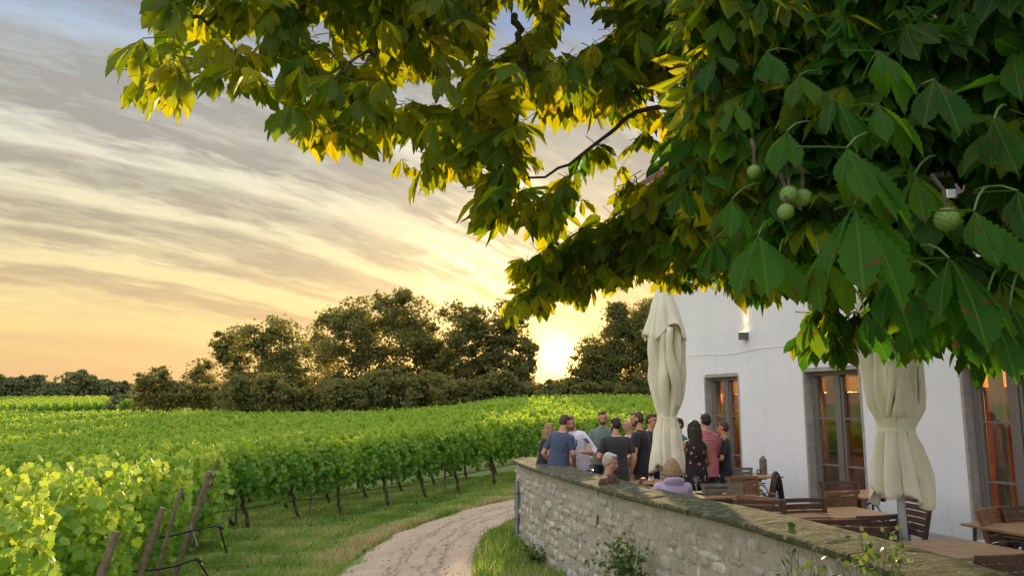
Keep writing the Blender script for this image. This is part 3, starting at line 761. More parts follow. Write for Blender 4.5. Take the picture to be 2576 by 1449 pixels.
def hedge_leaves(length, n, size, tmpl, low=.62, top=1.78, halfw=.30, shoots=10, rg=None):
    """leaves of one stretch of vine, x along the row, z height over the ground"""
    tv, tf = tmpl
    x = rng.uniform(0, length, n)
    ang = rng.uniform(-.35*math.pi, 1.35*math.pi, n)             # around an upright oval section
    r = 1-.42*rng.random(n)**2.2
    c = np.cos(ang); s = np.sin(ang)
    # lumpy outline
    ph = rng.uniform(0, 6.28, 6)
    lum = 1+.22*np.sin(x*2*math.pi/length*2+ph[0]+ang*2)+.20*np.sin(x*2*math.pi/length*5+ph[1]-ang*3)+.15*np.sin(x*2*math.pi/length*9+ph[2]+ang*5)
    y = halfw*np.sign(c)*np.abs(c)**.7*r*lum
    zc = (low+top)/2; z = zc+(top-low)/2*np.sign(s)*np.abs(s)**.8*r*lum
    z = z-(.12*rng.random(n))*(s < -.4)
    out = np.stack([rng.normal(0, .3, n), c*1.2, s*.9+.35], -1)+rng.normal(0, .38, (n, 3))
    tip = np.stack([rng.normal(0, .5, n), c*.6+rng.normal(0, .4, n), -np.ones(n)*.8], -1)
    Mx = frames(tip, out)*(size*rng.uniform(.65, 1.2, n))[:, None, None]
    P = np.stack([x, y, z], -1)
    parts = [inst(tv, Mx, P, tf, R=np.clip(.33+.34*s+.16*np.sin(x*2.3+ph[3])*np.sin(x*5.1+ph[4])+rng.normal(0, .20, n), 0, 1))]  # shading between rows put into colour: top leaves lighter, lower ones darker
    # free shoots sticking out of the top and the sides
    for k in range(shoots):
        x0 = rng.uniform(0, length); y0 = rng.normal(0, halfw*.5); L = rng.uniform(.15, .42); lean = rng.normal(0, .35, 2); m = int(L/.05)+2
        t = np.linspace(0, 1, m); P = np.stack([x0+lean[0]*t*L, y0+lean[1]*t*L*1.3, top-.1+t*L*(1-.25*t)], -1)+rng.normal(0, .02, (m, 3))
        tip = rng.normal(0, 1, (m, 3)); tip[:, 2] -= .2; out = rng.normal(0, 1, (m, 3))
        Mx = frames(tip, out)*(size*(1.0-.5*t)*rng.uniform(.7, 1.1, m))[:, None, None]
        parts.append(inst(tv, Mx, P, tf, R=rng.uniform(.5, 1, m)))
    V, F, r_, _ = join(parts); return V, F, r_
def gnarly_trunk(seed, lean=.22, h=.85):
    r_ = random.Random(seed); m = MB(); pts = []; n = 9; w = [r_.uniform(-.03, .03) for _ in range(2*n)]
    for i in range(n):
        t = i/(n-1); pts.append((-lean*t+w[i]*1.2, w[n+i], -.05+t*h))
    m.tube(pts, [.050*(1-.25*i/(n-1))*(1+.18*math.sin(i*2.3+seed))+(.018 if i in (0, n-2, n-1) else 0) for i in range(n)], 8)
    top = pts[-1]
    for s in (-1, 1):
        m.tube([top, (top[0]+s*.14, .01, h+.06), (top[0]+s*.38, .0, h+.03)], [.034, .024, .014], 6)
    return m
AZR = rad(50); RU = np.array([math.sin(AZR), math.cos(AZR)]); RN = np.array([-math.cos(AZR), math.sin(AZR)]); RO = np.array([-5.97, 19.0])
RROT = math.atan2(RU[1], RU[0])
def rp(u, n): return RO+RU*u+RN*n
def build_vines():
    # plant templates: 4 foliage meshes and 4 trunks
    PL = 1.25
    fol = []
    for k in range(5):
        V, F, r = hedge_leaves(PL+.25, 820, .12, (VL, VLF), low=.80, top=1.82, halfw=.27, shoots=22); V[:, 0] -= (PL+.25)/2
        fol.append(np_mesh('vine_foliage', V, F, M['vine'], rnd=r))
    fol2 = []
    for k in range(5):      # loose growth at the near row ends, leaf tones lightened as if sunlit
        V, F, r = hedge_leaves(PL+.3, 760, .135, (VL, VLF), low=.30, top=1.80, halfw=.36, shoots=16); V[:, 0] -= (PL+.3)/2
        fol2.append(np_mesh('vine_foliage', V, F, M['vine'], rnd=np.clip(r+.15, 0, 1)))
    trs = [gnarly_trunk(k, lean) .build('trunk', M['vinebark']) for k, lean in enumerate((.30, .12, .38, .20))]
    trm = [t.data for t in trs]
    for t in trs: bpy.data.objects.remove(t)
    def plant(u, n, fm, label, group, flip=False):
        p = rp(u, n); e = empty('grapevine', (p[0], p[1], float(G(*p))), RROT+(math.pi if flip else 0)); tag(e, label, 'grapevine', group)
        obj('foliage', random.choice(fm), e)
        t = obj('trunk', random.choice(trm), e); t.location = (random.uniform(-.1, .1), random.uniform(-.04, .04), 0)
        if flip: t.rotation_euler = (0, 0, math.pi)
        t.rotation_euler[2] += random.uniform(-.25, .25)
        return e
    for i, u in enumerate(np.arange(-1.6, 22, PL)):
        plant(u, random.uniform(-.04, .04), fol, ORD[i]+' leafy grapevine from the left in the trellis row along the dirt path', 'grapevines of the row along the dirt path')
    for row, (ue, n, nm) in enumerate(((-1.85, -1.9, 'behind the tallest pair of leaning end posts'), (-3.35, -4.1, 'beside the leaning end posts at the left'), (-4.7, -6.3, 'in the second row from the bottom left corner'), (-6.05, -8.4, 'in the frontmost row at the bottom left corner'))):
        for k in range(6 if row < 2 else 5):
            u = ue-.55-k*PL; p = rp(u, n)
            if p[0]/p[1] < -.95: break
            e = plant(u, n, fol2, ORD[k]+' bright sunlit grapevine from the right '+nm, 'grapevines '+nm, random.random() < .5)
    # the vineyard behind: whole rows, each a thing of many stretches
    SLn = 5.0
    segs = []
    for k in range(5):
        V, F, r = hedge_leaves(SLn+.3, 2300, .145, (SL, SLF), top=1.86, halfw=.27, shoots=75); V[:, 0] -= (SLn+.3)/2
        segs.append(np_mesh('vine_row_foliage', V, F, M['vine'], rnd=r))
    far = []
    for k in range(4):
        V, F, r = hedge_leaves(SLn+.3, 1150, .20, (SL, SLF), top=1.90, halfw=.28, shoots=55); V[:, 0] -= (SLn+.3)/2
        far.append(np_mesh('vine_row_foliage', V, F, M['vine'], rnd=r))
    sp = 2.7
    for k in range(1, 34):
        n = k*sp
        e = None; c = 0
        for u in np.arange(-75, 75, SLn):
            p = rp(u, n)
            if p[1] < 12 or p[1] > 66+4*math.sin(p[0]*.15): continue
            rx = p[0]/p[1]
            if rx < -.80 or rx > .42: continue
            if p[0] < -14 and p[1] > 60: continue
            if e is None:
                e = empty('vine_row', (p[0], p[1], float(G(*p))), RROT); u0 = u; z0 = float(G(*p))
                tag(e, ORD[k-1]+' long green vine row behind the row along the dirt path', 'vine row', 'vineyard rows beyond the row along the path')
            z = float(G(*p)); p2 = rp(u+SLn/2, n); p1 = rp(u-SLn/2, n); sl_ = (float(G(*p2))-float(G(*p1)))/SLn
            d = p[1]
            o = obj('foliage', random.choice(segs if d < 38 else far), e, (u-u0, random.uniform(-.08, .08), z-z0+random.uniform(-.06, .06)))
            o.rotation_euler = (0, -math.atan(sl_), 0)
            if random.random() < .5: o.rotation_euler = (0, math.atan(sl_), math.pi)
            if k <= 3:
                for q in range(4): dq = -SLn/2+.6+q*1.25; obj('trunk', random.choice(trm), e, (u-u0+dq, 0, z-z0+sl_*dq))
            c += 1
build_vines()

def build_trellis():
    posts = [((548, 1156), (494, 1349), 16.0, .055, 'tallest weathered wooden trellis end post leaning to the right'),
             ((528, 1185), (447, 1423), 13.4, .060, 'thick wooden trellis post crossing in front of the tallest leaning post'),
             ((458, 1226), (392, 1449), 12.7, .045, 'thin wooden stake half hidden in vine leaves left of the crossing posts'),
             ((409, 1276), (345, 1460), 11.2, .062, 'blunt topped wooden trellis post leaning over the black pipe'),
             ((292, 1336), (245, 1470), 9.0, .062, 'shortest wooden trellis post with a sawn top at the bottom left')]
    for (t, b, d, r, lab) in posts:
        B = PD(b[0], b[1], d); zg = float(G(B[0], B[1])); Tt = PD(t[0], t[1], d+.1)
        dirn = (Tt-B)/np.linalg.norm(Tt-B); B = B-dirn*max(.15, (B[2]-zg)/dirn[2]+.1) if B[2] > zg else B
        e = empty('trellis_post', (B[0], B[1], B[2])); tag(e, lab, 'post', 'wooden end posts of the vine rows')
        L = Vector(Tt-B); m = MB(); pts = [tuple(L*(i/6)+Vector((random.uniform(-.008, .008), 0, 0))) for i in range(7)]
        m.tube(pts, [r*.78*random.uniform(.94, 1.08) for _ in range(7)], 10); m.build('stake', M['postwood'], e)
    # thin steel and wood uprights inside the row along the path
    for i, (u, w) in enumerate(((1.2, 0), (3.55, 1), (5.3, 0), (8.1, 1), (10.9, 0), (14, 1))):
        p = rp(u, .02); z = float(G(*p)); e = empty('row_stake', (p[0], p[1], z-.2)); e.rotation_euler = (random.uniform(-.04, .04), random.uniform(-.05, .05), 0)
        tag(e, ORD[i]+' slender upright stake from the left in the row along the path', 'stake', 'upright stakes in the row along the path')
        m = MB(); m.tube([(0, 0, 0), (0, 0, 2.05)], .022 if w else .032, 8); m.build('shaft', M['steel'] if w else M['postwood'], e)
    # wires and the drip pipe hung through each row
    def hung(name, label, cat, n, u0, u1, z, r, mt, sag=.03, group=None):
        pts = []
        for u in np.arange(u0, u1+.01, .4):
            p = rp(u, n); pts.append((p[0], p[1], float(G(*p))+z+sag*math.sin(u*2.6)*.5))
        b = pts[0]; m = MB(); m.tube([(x-b[0], y-b[1], zz-b[2]) for x, y, zz in pts], r, 6)
        o = m.build(name, mt, loc=b, smooth=True); tag(o, label, cat, group)
    hung('irrigation_pipe', 'black drip pipe strung knee high through the vine row along the path', 'pipe', -.1, -1.6, 20, .52, .011, M['drip'])
    for z in (.8, 1.2):
        hung('trellis_wire', ('lower' if z < 1 else 'upper')+' thin steel wire running through the vine row along the path', 'wire', 0, -1.8, 20, z, .004, M['wire'], 0, 'wires of the row along the path')
    # pipes bending down to the ground at the ends of the near rows
    for (pts, lab) in (([(330, 1436), (395, 1432), (445, 1422), (482, 1408), (496, 1406), (508, 1422), (530, 1462)], 'black drip pipe with a bent elbow nearest the bottom edge'),
                       ([(400, 1352), (440, 1345), (490, 1332), (540, 1322), (553, 1324), (558, 1345), (570, 1389)], 'black drip pipe with an elbow falling into the grass by the crossing posts')):
        d = 11.6 if 'nearest' in lab else 13.2
        P3 = [PD(x, y, d+.35*(i == len(pts)-1)) for i, (x, y) in enumerate(pts)]; b = P3[0]; m = MB()
        m.tube([tuple(p-b) for p in P3], .016, 8); q = P3[4]-b; m.tube([tuple(q-(.03, 0, 0)), tuple(q+(.03, 0, .0)), tuple(q+(.05, 0, -.05))], .027, 8)
        o = m.build('bent_pipe', M['drip'], loc=b, smooth=True); tag(o, lab, 'pipe', 'drip pipe ends in the grass')
    # anchor wire with the ratchet and the metal angle post
    g = PZ(590, 1330, -.55); gx, gy = float(g[0]), float(g[1]); d = gy
    e = empty('anchor_post', (gx, gy, float(G(gx, gy)))); tag(e, 'short galvanised angle post with a silver wire ratchet in the grass', 'anchor post')
    zt = PD(592, 1272, d)[2]-float(G(gx, gy))
    m = MB(); m.bar((0, 0, -.1), (0, 0, zt), .05, .012); m.bar((.025, .025, -.1), (.025, .025, zt), .012, .05); m.build('angle_post', M['steel'], e)
    q = PD(578, 1301, d-.1)-np.array([gx, gy, float(G(gx, gy))]); m = MB(); m.tube([tuple(q+(-.02, -.05, 0)), tuple(q+(-.02, .06, 0))], .055, 16); m.tube([tuple(q+(-.02, -.07, 0)), tuple(q+(-.02, -.05, 0))], .03, 12)
    m.build('ratchet', mat('silver', (.6, .6, .6), .25, metal=.9), e)
    m = MB(); m.tube([tuple(q), tuple(q+(.03, 0, -.12)), (.05, 0, .02)], [.03, .05, .02], 8); m.build('ratchet_bracket', M['drip'], e)
    t = PD(549, 1180, 16.0)-np.array([gx, gy, float(G(gx, gy))]); m = MB(); m.tube([tuple(t), tuple(q)], .008, 6); m.build('anchor_wire', M['wire'], e)
    a = PD(478, 1318, 13.3); b = PD(497, 1372, 13.3); m = MB(); m.tube([(0, 0, 0), tuple(b-a)], .012, 8); o = m.build('anchor_rod', M['steel'], loc=a); tag(o, 'slim grey anchor rod slanting into the grass beside the leaning post', 'rod')
build_trellis()

# ---------------------------------------------------------------- grass
def build_grass():
    def blades(n, xr, yr, keep, hmin, hmax, wmul=1.0):
        x = rng.uniform(*xr, n); y = rng.uniform(*yr, n); k = keep(x, y); x, y = x[k], y[k]; n = len(x)
        z = G(x, y)-.035
        h = rng.uniform(hmin, hmax, n)*(.55+.9*(np.sin(x*2.1+y*1.3)*np.sin(y*2.7-x*1.1)*.5+.5)); w = rng.uniform(.004, .009, n)*wmul*(y/11.0)
        a = rng.uniform(0, 6.28, n); lean = rng.uniform(.1, .75, n)*h; la = rng.uniform(0, 6.28, n)
        dx, dy = np.cos(a)*w, np.sin(a)*w; lx, ly = np.cos(la)*lean, np.sin(la)*lean
        V = np.stack([np.stack([x-dx, y-dy, z], -1), np.stack([x+dx, y+dy, z], -1), np.stack([x+dx*.7+lx*.45, y+dy*.7+ly*.45, z+h*.62], -1),
                      np.stack([x-dx*.7+lx*.45, y-dy*.7+ly*.45, z+h*.62], -1), np.stack([x+lx, y+ly, z+h*.93], -1)], 1)
        o = (np.arange(n)*5)[:, None]
        dry = np.clip((.5+.5*np.sin(x*.9+2*np.sin(y*.7)))*.35+.35*(np.sin(x*3.1+y*1.7)*np.sin(y*2.9-x*1.3)+.4)+rng.normal(0, .2, n)+.55*np.exp(-((np.interp(y, on_path.c[0][:, 1], on_path.c[0][:, 0])-x-.25)/.5)**2), 0, 1)
        return V.reshape(-1, 3), [np.array([[0, 1, 2, 3]])+o, np.array([[3, 2, 4]])+o], np.repeat(dry, 5), None
    on_path(0, 0)
    def left(x, y): return (~on_path(x, y, .10)) & (x < np.interp(y, on_path.c[0][:, 1], on_path.c[0][:, 0]))
    S = WALL[0][0]
    def right(x, y):
        wx = np.interp(y, S[:, 1], S[:, 0]); return (x > np.interp(y, on_path.c[1][:, 1], on_path.c[1][:, 0])-.05) & (x < wx+.03)
    parts = [blades(120000, (-9, 0), (11.0, 20), left, .05, .16), blades(70000, (-12, 2), (19, 27), left, .06, .16, 1.1),
             blades(16000, (-3.6, -1.2), (11, 20), lambda x, y: left(x, y) & (np.interp(y, on_path.c[0][:, 1], on_path.c[0][:, 0])-x < .7), .08, .2),
             blades(60000, (-.8, 2.4), (7, 16.6), right, .05, .11), blades(5000, (-.8, 2.4), (8, 16.6), right, .12, .24)]
    # tufts straying on the track edge
    def edge(x, y):
        xl = np.interp(y, on_path.c[0][:, 1], on_path.c[0][:, 0]); xr = np.interp(y, on_path.c[1][:, 1], on_path.c[1][:, 0])
        f = np.sin(x*7+y*3)*np.sin(y*5.5-x*2); return ((np.abs(x-xl) < .3) | (np.abs(x-xr) < .2)) & (f > .35)
    parts.append(blades(16000, (-3.2, .8), (10.5, 19), edge, .03, .10))
    V, F, r, _ = join(parts)
    o = obj('grass', np_mesh('grass', V, F, M['grass'], rnd=r)); tag(o, 'short green and straw coloured grass on both sides of the dirt path', 'grass', kind='stuff')
    # broad-leaved weeds in the grass
    n = 9000; x = rng.uniform(-9, -1, n); y = rng.uniform(11, 22, n); k = left(x, y) & (np.sin(x*1.7)*np.sin(y*1.1+x) > -.1); x, y = x[k], y[k]; n = len(x)
    P = np.stack([x, y, G(x, y)+rng.uniform(0, .05, n)], -1); V, F, r, _ = inst(SL, rand_rot(n, .8)*rng.uniform(.03, .09, n)[:, None, None], P, SLF)
    o = obj('weeds', np_mesh('weeds', V, F, M['rose'], rnd=r*.9)); tag(o, 'low broad-leaved weeds scattered through the grass by the vines', 'weeds', kind='stuff')
    # fallen leaves, pebbles and crumbs on the track
    n = 900; x = rng.uniform(-2.7, .6, n); y = rng.uniform(11, 20, n); k = on_path(x, y, -.1); x, y = x[k], y[k]; n = len(x); s = rng.uniform(.008, .03, n)
    ico = np.array([(1, 0, 0), (-1, 0, 0), (0, 1, 0), (0, -1, 0), (0, 0, .7), (0, 0, -.7)]); icf = [np.array([(0, 2, 4), (2, 1, 4), (1, 3, 4), (3, 0, 4), (2, 0, 5), (1, 2, 5), (3, 1, 5), (0, 3, 5)])]
    V, F, r, _ = inst(ico, rand_rot(n, 1.5)*s[:, None, None], np.stack([x, y, G(x, y)+.012], -1), icf)
    o = obj('pebbles', np_mesh('pebbles', V, F, M['stone'], rnd=r)); tag(o, 'small pebbles strewn over the dirt path', 'pebbles', kind='stuff')
build_grass()

# ---------------------------------------------------------------- trees beyond the vineyard
def tree_skeleton(r_, h, spread, trunk_r, levels=4):
    m = MB(); tips = []
    def grow(p, d, L, r, lev):
        n = 4; pts = [p]; q = Vector(p); dd = Vector(d)
        for i in range(n):
            dd = (dd+Vector((r_.gauss(0, .13), r_.gauss(0, .13), r_.gauss(.04, .08)))).normalized(); q = q+dd*(L/n); pts.append(tuple(q))
        m.tube(pts, [r*(1-.5*i/n) for i in range(n+1)], 6 if lev < 2 else 4, cap=False)
        if lev >= levels-2: tips.extend(pts[1:])
        if lev < levels-1:
            k = 3 if lev else 5
            for j in range(k):
                a = r_.uniform(0, 6.28); t = r_.uniform(.35, 1); i = min(n, max(1, int(t*n)))
                base = Vector(pts[i]); up = .8-.15*lev
                nd = Vector((math.cos(a)*spread, math.sin(a)*spread, up+r_.gauss(0, .2))).normalized()
                grow(tuple(base), nd, L*r_.uniform(.55, .8), r*.5, lev+1)
    grow((0, 0, -.3), (0, 0, 1), h*.36, trunk_r, 0)
    return m, tips
def make_tree(px, top_y, dist, w_px, label, group, seed, name='tree', leaf=M['tree_leaf'], nl=9000, ls=.30, lobes=None, base=0.06, cat='tree', shape='round'):
    """px, top_y, w_px give the size and the place of the crown at its distance"""
    r_ = random.Random(seed); rg = np.random.default_rng(seed)
    P = PD(px, 1000, dist); gx, gy = float(P[0]), float(P[1]); gz = float(G(gx, gy)); H = float(PD(px, top_y, dist)[2])-gz; Wd = w_px/FPX*dist
    e = empty(name, (gx, gy, gz)); tag(e, label, cat, group)
    if base < .3:
        m, tips = tree_skeleton(r_, H, Wd/H*1.1, H*.022+.05)
        m.build('trunk', M['bark'], e)
    # crown: clumps of leaves on a lumpy, ragged volume
    CP = (lambda t: (1-t)**.62*1.05+.05) if shape == 'cone' else (lambda t: (.85+.15*t/.5 if t < .5 else math.sqrt(max(0, 1-((t-.5)/.52)**2))))
    nc = int((lobes or 60)*2.2)
    sub = [(math.cos(a_)*Wd*.5*q_, math.sin(a_)*Wd*.4*q_, H*z_, r0_*Wd) for a_, q_, z_, r0_ in zip(rg.uniform(0, 6.28, 9), rg.uniform(.35, .75, 9), np.linspace(base+.22, .86, 9)+rg.uniform(-.05, .05, 9), rg.uniform(.17, .27, 9))]
    C = []
    for _ in range(nc):
        t = rg.random()**.8; z = H*(base+(1-base)*t)
        prof = CP(t)
        a = rg.uniform(0, 6.28); rr = Wd/2*prof*math.sqrt(rg.random())
        
        if shape == 'round' and rg.random() < .62:
            sx_, sy_, sz_, sr_ = sub[rg.integers(0, 9)]; v_ = rg.normal(size=3); v_ /= np.linalg.norm(v_); sr_ *= rg.random()**.4; C.append((sx_+v_[0]*sr_, sy_+v_[1]*sr_, min(H*.97, sz_+v_[2]*sr_*.9), rg.uniform(.04, .095)*min(Wd, H)))
        else: C.append((math.cos(a)*rr*.9, math.sin(a)*rr*.72, z*(.86 if shape == 'round' else 1), rg.uniform(.04, .10)*min(Wd, H)))
    C = np.array(C); nl = int(nl*1.35); ci = rg.integers(0, nc, nl)
    v = rg.normal(size=(nl, 3))*.62
    Pn = C[ci, :3]+v*C[ci, 3][:, None]*np.array([1.2, 1.2, .85])
    # a third of the leaves fill the crown between the clumps
    n2 = nl//7; t = rg.random(n2)**.85; a = rg.uniform(0, 6.28, n2); pr = np.array([CP(q) for q in t])
    lump = 1+.14*np.sin(a*3+t*9+seed)+.12*np.sin(a*5-t*17+seed*2); rr = Wd/2*pr*lump*np.sqrt(rg.random(n2))*.98
    Pn[:n2] = np.stack([np.cos(a)*rr, np.sin(a)*rr*.8, H*(base+(1-base)*t)*.97], -1)
    k = (Pn[:, 2] > .1) & (Pn[:, 2] < H*1.02); Pn = Pn[k]; n = len(Pn)
    V, F, r, _ = inst(QL, rand_rot(n, .6)*(ls*rg.uniform(.5, 1.25, n))[:, None, None], Pn, QLF, R=np.clip(rg.normal(.4, .25, n)+.15*(Pn[:, 2]/H-.5), 0, 1))
    obj('crown', np_mesh('crown', V, F, leaf, rnd=r), e)
    return e
def build_trees():
    g = 'tall trees standing beyond the vineyard'
    D = [(585, 815, 70, 105, 'slim open-crowned tree left of the tall group with sky between its branches', 7000, 34),
         (700, 797, 66, 170, 'rounded broadleaf tree second from the left in the tall group', 11000, 44),
         (785, 815, 74, 120, 'sparse thin tree showing bright sky between the second tree and the tallest one', 3800, 22),
         (895, 742, 64, 190, 'left half of the tallest twin crown in the middle of the tree line', 14500, 56),
         (1020, 738, 63, 190, 'right half of the tallest twin crown in the middle of the tree line', 14500, 56),
         (1110, 852, 66, 110, 'lower crown in the dip between the tallest trees and the square topped tree', 6500, 34),
         (1185, 768, 62, 160, 'broad flat topped tree left of the setting sun', 12500, 48),
         (1275, 752, 61, 130, 'dense tree beside the setting sun under the hanging chestnut branch', 10500, 44)]
    for i, (x, t, d, w, lab, nl, lb) in enumerate(D): make_tree(x, t-4, d, w*1.12, lab, g, 40+i, nl=int(nl*.75), ls=.27, lobes=lb)
    make_tree(1322, 880, 60, 60, 'small ragged tree at the left edge of the sun gap', g, 55, nl=2600, ls=.24, lobes=22)
    for i, (x, t, w, nl, lab) in enumerate(((1490, 850, 92, 6500, 'dark feathery tree right of the setting sun'), (1560, 772, 125, 9500, 'tall pointed feathery tree before the downpipe of the house'), (1650, 748, 140, 11500, 'tallest feathery tree partly hidden by the closed parasol'))):
        make_tree(x, t-6, 58, w*1.45, lab, g, 70+i, nl=int(nl*1.25), ls=.20, lobes=72, shape='cone' if i == 1 else 'round')
    make_tree(395, 922, 84, 85, 'low dark spreading tree at the left end of the tree line', g, 81, nl=4200, ls=.30, lobes=26)
    make_tree(500, 895, 78, 110, 'pale half bare tree between the low spreading tree and the tall group', g, 82, nl=3200, ls=.24, lobes=30)
    g2 = 'bushes along the foot of the tree line'
    for i in range(17):
        x = 385+i*79+random.uniform(-14, 14)
        if x > 1700: break
        t = random.uniform(925, 985) if not 1300 < x < 1460 else random.uniform(945, 958)
        if 560 < x < 1300: t -= 12
        make_tree(x, t, random.uniform(55, 58) if x > 560 else 74, random.uniform(80, 150), ORD[i]+' dark green bush from the left along the foot of the tall trees', g2, 100+i, 'bush', nl=3600, ls=.24, lobes=24, base=.35, cat='bush')
    # far left: low wood beyond the further vineyard
    g3 = 'low trees far off at the left'
    F_ = [(-20, 945, 90), (25, 948, 95), (72, 945, 95), (120, 960, 95), (190, 932, 115), (245, 955, 90), (295, 960, 90), (335, 968, 80), (365, 972, 80), (150, 966, 100), (60, 962, 90), (-90, 940, 120), (395, 965, 90)]
    for i, (x, t, w) in enumerate(F_):
        lab = ['round low tree at the very left edge of the distant wood', 'second low tree from the left edge in the distant wood', 'low rounded tree left of the tallest distant one', 'low tree touching the left side of the tallest distant one', '', 'tree just right of the tallest one in the distant wood', 'second tree right of the tallest one in the distant wood', 'small tree near the right end of the distant wood', 'last small tree at the right end of the distant wood', 'squat crown filling in front of the tallest distant tree', 'squat crown in the front of the distant wood at the left', 'distant tree cut off by the left edge of the view', 'lowest shrubby crown where the distant wood meets the tall trees'][i] if i != 4 else 'rounded tree rising above the distant wood at the left'
        make_tree(x, t, 186+3*(i % 4), w, lab, g3 if i != 4 else None, 200+i, 'distant_tree', leaf=M['far_leaf'], nl=3000, ls=.8, lobes=24, base=.10)
    make_tree(303, 990, 110, 62, 'round light green bush in front of the distant wood', None, 230, 'bush', nl=2600, ls=.42, lobes=16, base=.35, cat='bush', leaf=M['far_leaf'])
    make_tree(322, 1003, 104, 46, 'small yellowish bush at the edge of the far vineyard', None, 231, 'bush', nl=1800, ls=.35, lobes=10, base=.35, cat='bush', leaf=M['vine'])
    # far vineyard rows running up the opposite slope
    V, F, r = hedge_leaves(8.3, 420, .5, (SL, SLF), low=.3, top=2.0, halfw=.5, shoots=8); V[:, 0] -= 4.15
    fm = np_mesh('far_row_foliage', V, F, M['vine'], rnd=r)
    az = rad(-52); uu = np.array([math.sin(az), math.cos(az)]); nn = np.array([uu[1], -uu[0]])
    for k in range(20):
        e = None
        for q in range(6):
            p = np.array([-98.0, 128.0])+nn*(k*3.4)+uu*(q*8.0-4)+np.array([0, 0])
            if not (-.74 < p[0]/p[1] < -.44) or p[1] > 180 or p[1] < 112: continue
            z = float(G(*p))
            if e is None: e = empty('far_vine_row', (p[0], p[1], z), math.atan2(uu[1], uu[0])); q0 = q; z0 = z; tag(e, ORD[k]+' small far off vine row striping the field below the distant wood', 'vine row', 'rows of the far vineyard')
            p2 = p+uu*4; sl_ = (float(G(*p2))-z)/4
            o = obj('foliage', fm, e, ((q-q0)*8.0, 0, z-z0)); o.rotation_euler = (0, -math.atan(sl_), 0)
build_trees()

# ---------------------------------------------------------------- the horse chestnut overhead
def leaflet(ns, rag, seed):
    """one leaflet, unit length along +y, flat in x, folded along the midrib; returns V, F, uv"""
    r_ = random.Random(seed); V = []; UV = []; nib = r_.uniform(.0, 6.28)
    for i in range(ns+1):
        t = i/ns
        w = .170*(math.sin(math.pi*min(1, t**1.28*.97+.012))**.85)*(.45+.95*t)
        if t > .86: w *= max(.04, (1-t)/.14)**.75
        ser = .017*(1 if i % 2 else -1)*(1 if .1 < t < .97 else 0)
        rgd = rag*max(0, t-.55)*1.6
        z0 = -.10*t*t
        for sgn in (-1, 1):
            pass
        wl = max(.004, w+ser-rgd*abs(math.sin(t*17+nib))*.10); wr = max(.004, w-ser*.6-rgd*abs(math.sin(t*21+nib*2))*.10)
        V += [(-wl, t, z0+wl*.42), (-wl*.5, t, z0+wl*.26+.008), (0, t, z0), (wr*.5, t, z0+wr*.26+.008), (wr, t, z0+wr*.42)]
        UV += [(.5-wl*2, t), (.5-wl, t), (.5, t), (.5+wr, t), (.5+wr*2, t)]
    i = np.arange(ns)[:, None]*5+np.arange(4)[None]
    F = np.stack([i, i+1, i+6, i+5], -1).reshape(-1, 4)
    return np.array(V), F, np.array(UV)
def palmate(ns, seed, spread=1.0, droop=(38, 62), petiole=True):
    """compound leaf hanging from the origin; F = +x outward; unit = longest leaflet"""
    r_ = random.Random(seed); Vs = []; Fs = []; Us = []; o = 0
    nl = r_.choice((5, 6, 7, 7)); an = np.linspace(-115, 115, nl)*spread
    for k, a in enumerate(an):
        a = rad(a+r_.uniform(-7, 7)); L = (1-.50*(abs(a)/rad(115))**1.3)*r_.uniform(.92, 1.06); d = rad(r_.uniform(*droop)+8*abs(a)/2)
        V, F, U = leaflet(ns, r_.choice((0, .3, .8, 1.3)), seed*31+k)
        Y = np.array([math.cos(d)*math.cos(a), math.cos(d)*math.sin(a), -math.sin(d)])
        Z = np.array([0, 0, 1.0]); Z = Z-Y*Z.dot(Y); Z /= np.linalg.norm(Z)
        tw = r_.uniform(-.45, .45); X = np.cross(Y, Z); X, Z = X*math.cos(tw)+Z*math.sin(tw), Z*math.cos(tw)-X*math.sin(tw)
        V = V.copy(); V[:, 1] += .03; V[:, 2] -= r_.uniform(.0, .12)*V[:, 1]**2
        W = (V[:, :1]*X+V[:, 1:2]*Y+V[:, 2:]*Z)*L
        Vs.append(W); Fs.append(F+o); Us.append(U); o += len(W)
    if petiole:
        m = MB(); m.tube([(0, 0, 0), (-.2, .02, .05), (-.45, .05, .10)], [.009, .010, .012], 4, cap=False)
        W = np.array(m.v); Vs.append(W); Fs.append(np.array(m.f)+o); Us.append(np.full((len(W), 2), .5))
    return np.concatenate(Vs), [np.concatenate(Fs)], np.concatenate(Us)
PALM_HI = [palmate(22, 11+k) for k in range(6)]
PALM_HERO = [palmate(24, 111+k, 1.0, (46, 60)) for k in range(7)]
PALM_MD = [palmate(9, 31+k) for k in range(8)]
PALM_LO = [palmate(5, 61+k, petiole=False) for k in range(6)]
def in_poly(px, py, poly):
    c = np.zeros(len(px), bool); n = len(poly); j = n-1
    for i in range(n):
        xi, yi = poly[i]; xj, yj = poly[j]
        c ^= ((yi > py) != (yj > py)) & (px < (xj-xi)*(py-yi)/(yj-yi+1e-9)+xi); j = i
    return c
def leaf_orient(n, toward=None, tilt=.35):
    a = rng.uniform(0, 2*math.pi, n); x = np.stack([np.cos(a), np.sin(a), rng.normal(0, tilt, n)], -1)
    if toward is not None: x = x+np.asarray(toward)
    x /= np.linalg.norm(x, axis=1)[:, None]
    z = np.stack([rng.normal(0, tilt, n), rng.normal(0, tilt, n), np.ones(n)], -1); z = z-(z*x).sum(1)[:, None]*x; z /= np.linalg.norm(z, axis=1)[:, None]
    return np.stack([x, np.cross(z, x), z], -1)
def ptsPD(px, py, d):
    X = (px-1288)/FPX; Y = (724.5-py)/FPX
    r = np.stack([X, math.cos(TILT)-Y*math.sin(TILT), math.sin(TILT)+Y*math.cos(TILT)], -1); r /= r[:, 1:2]
    return np.array([0, 0, EZ])+r*d[:, None]
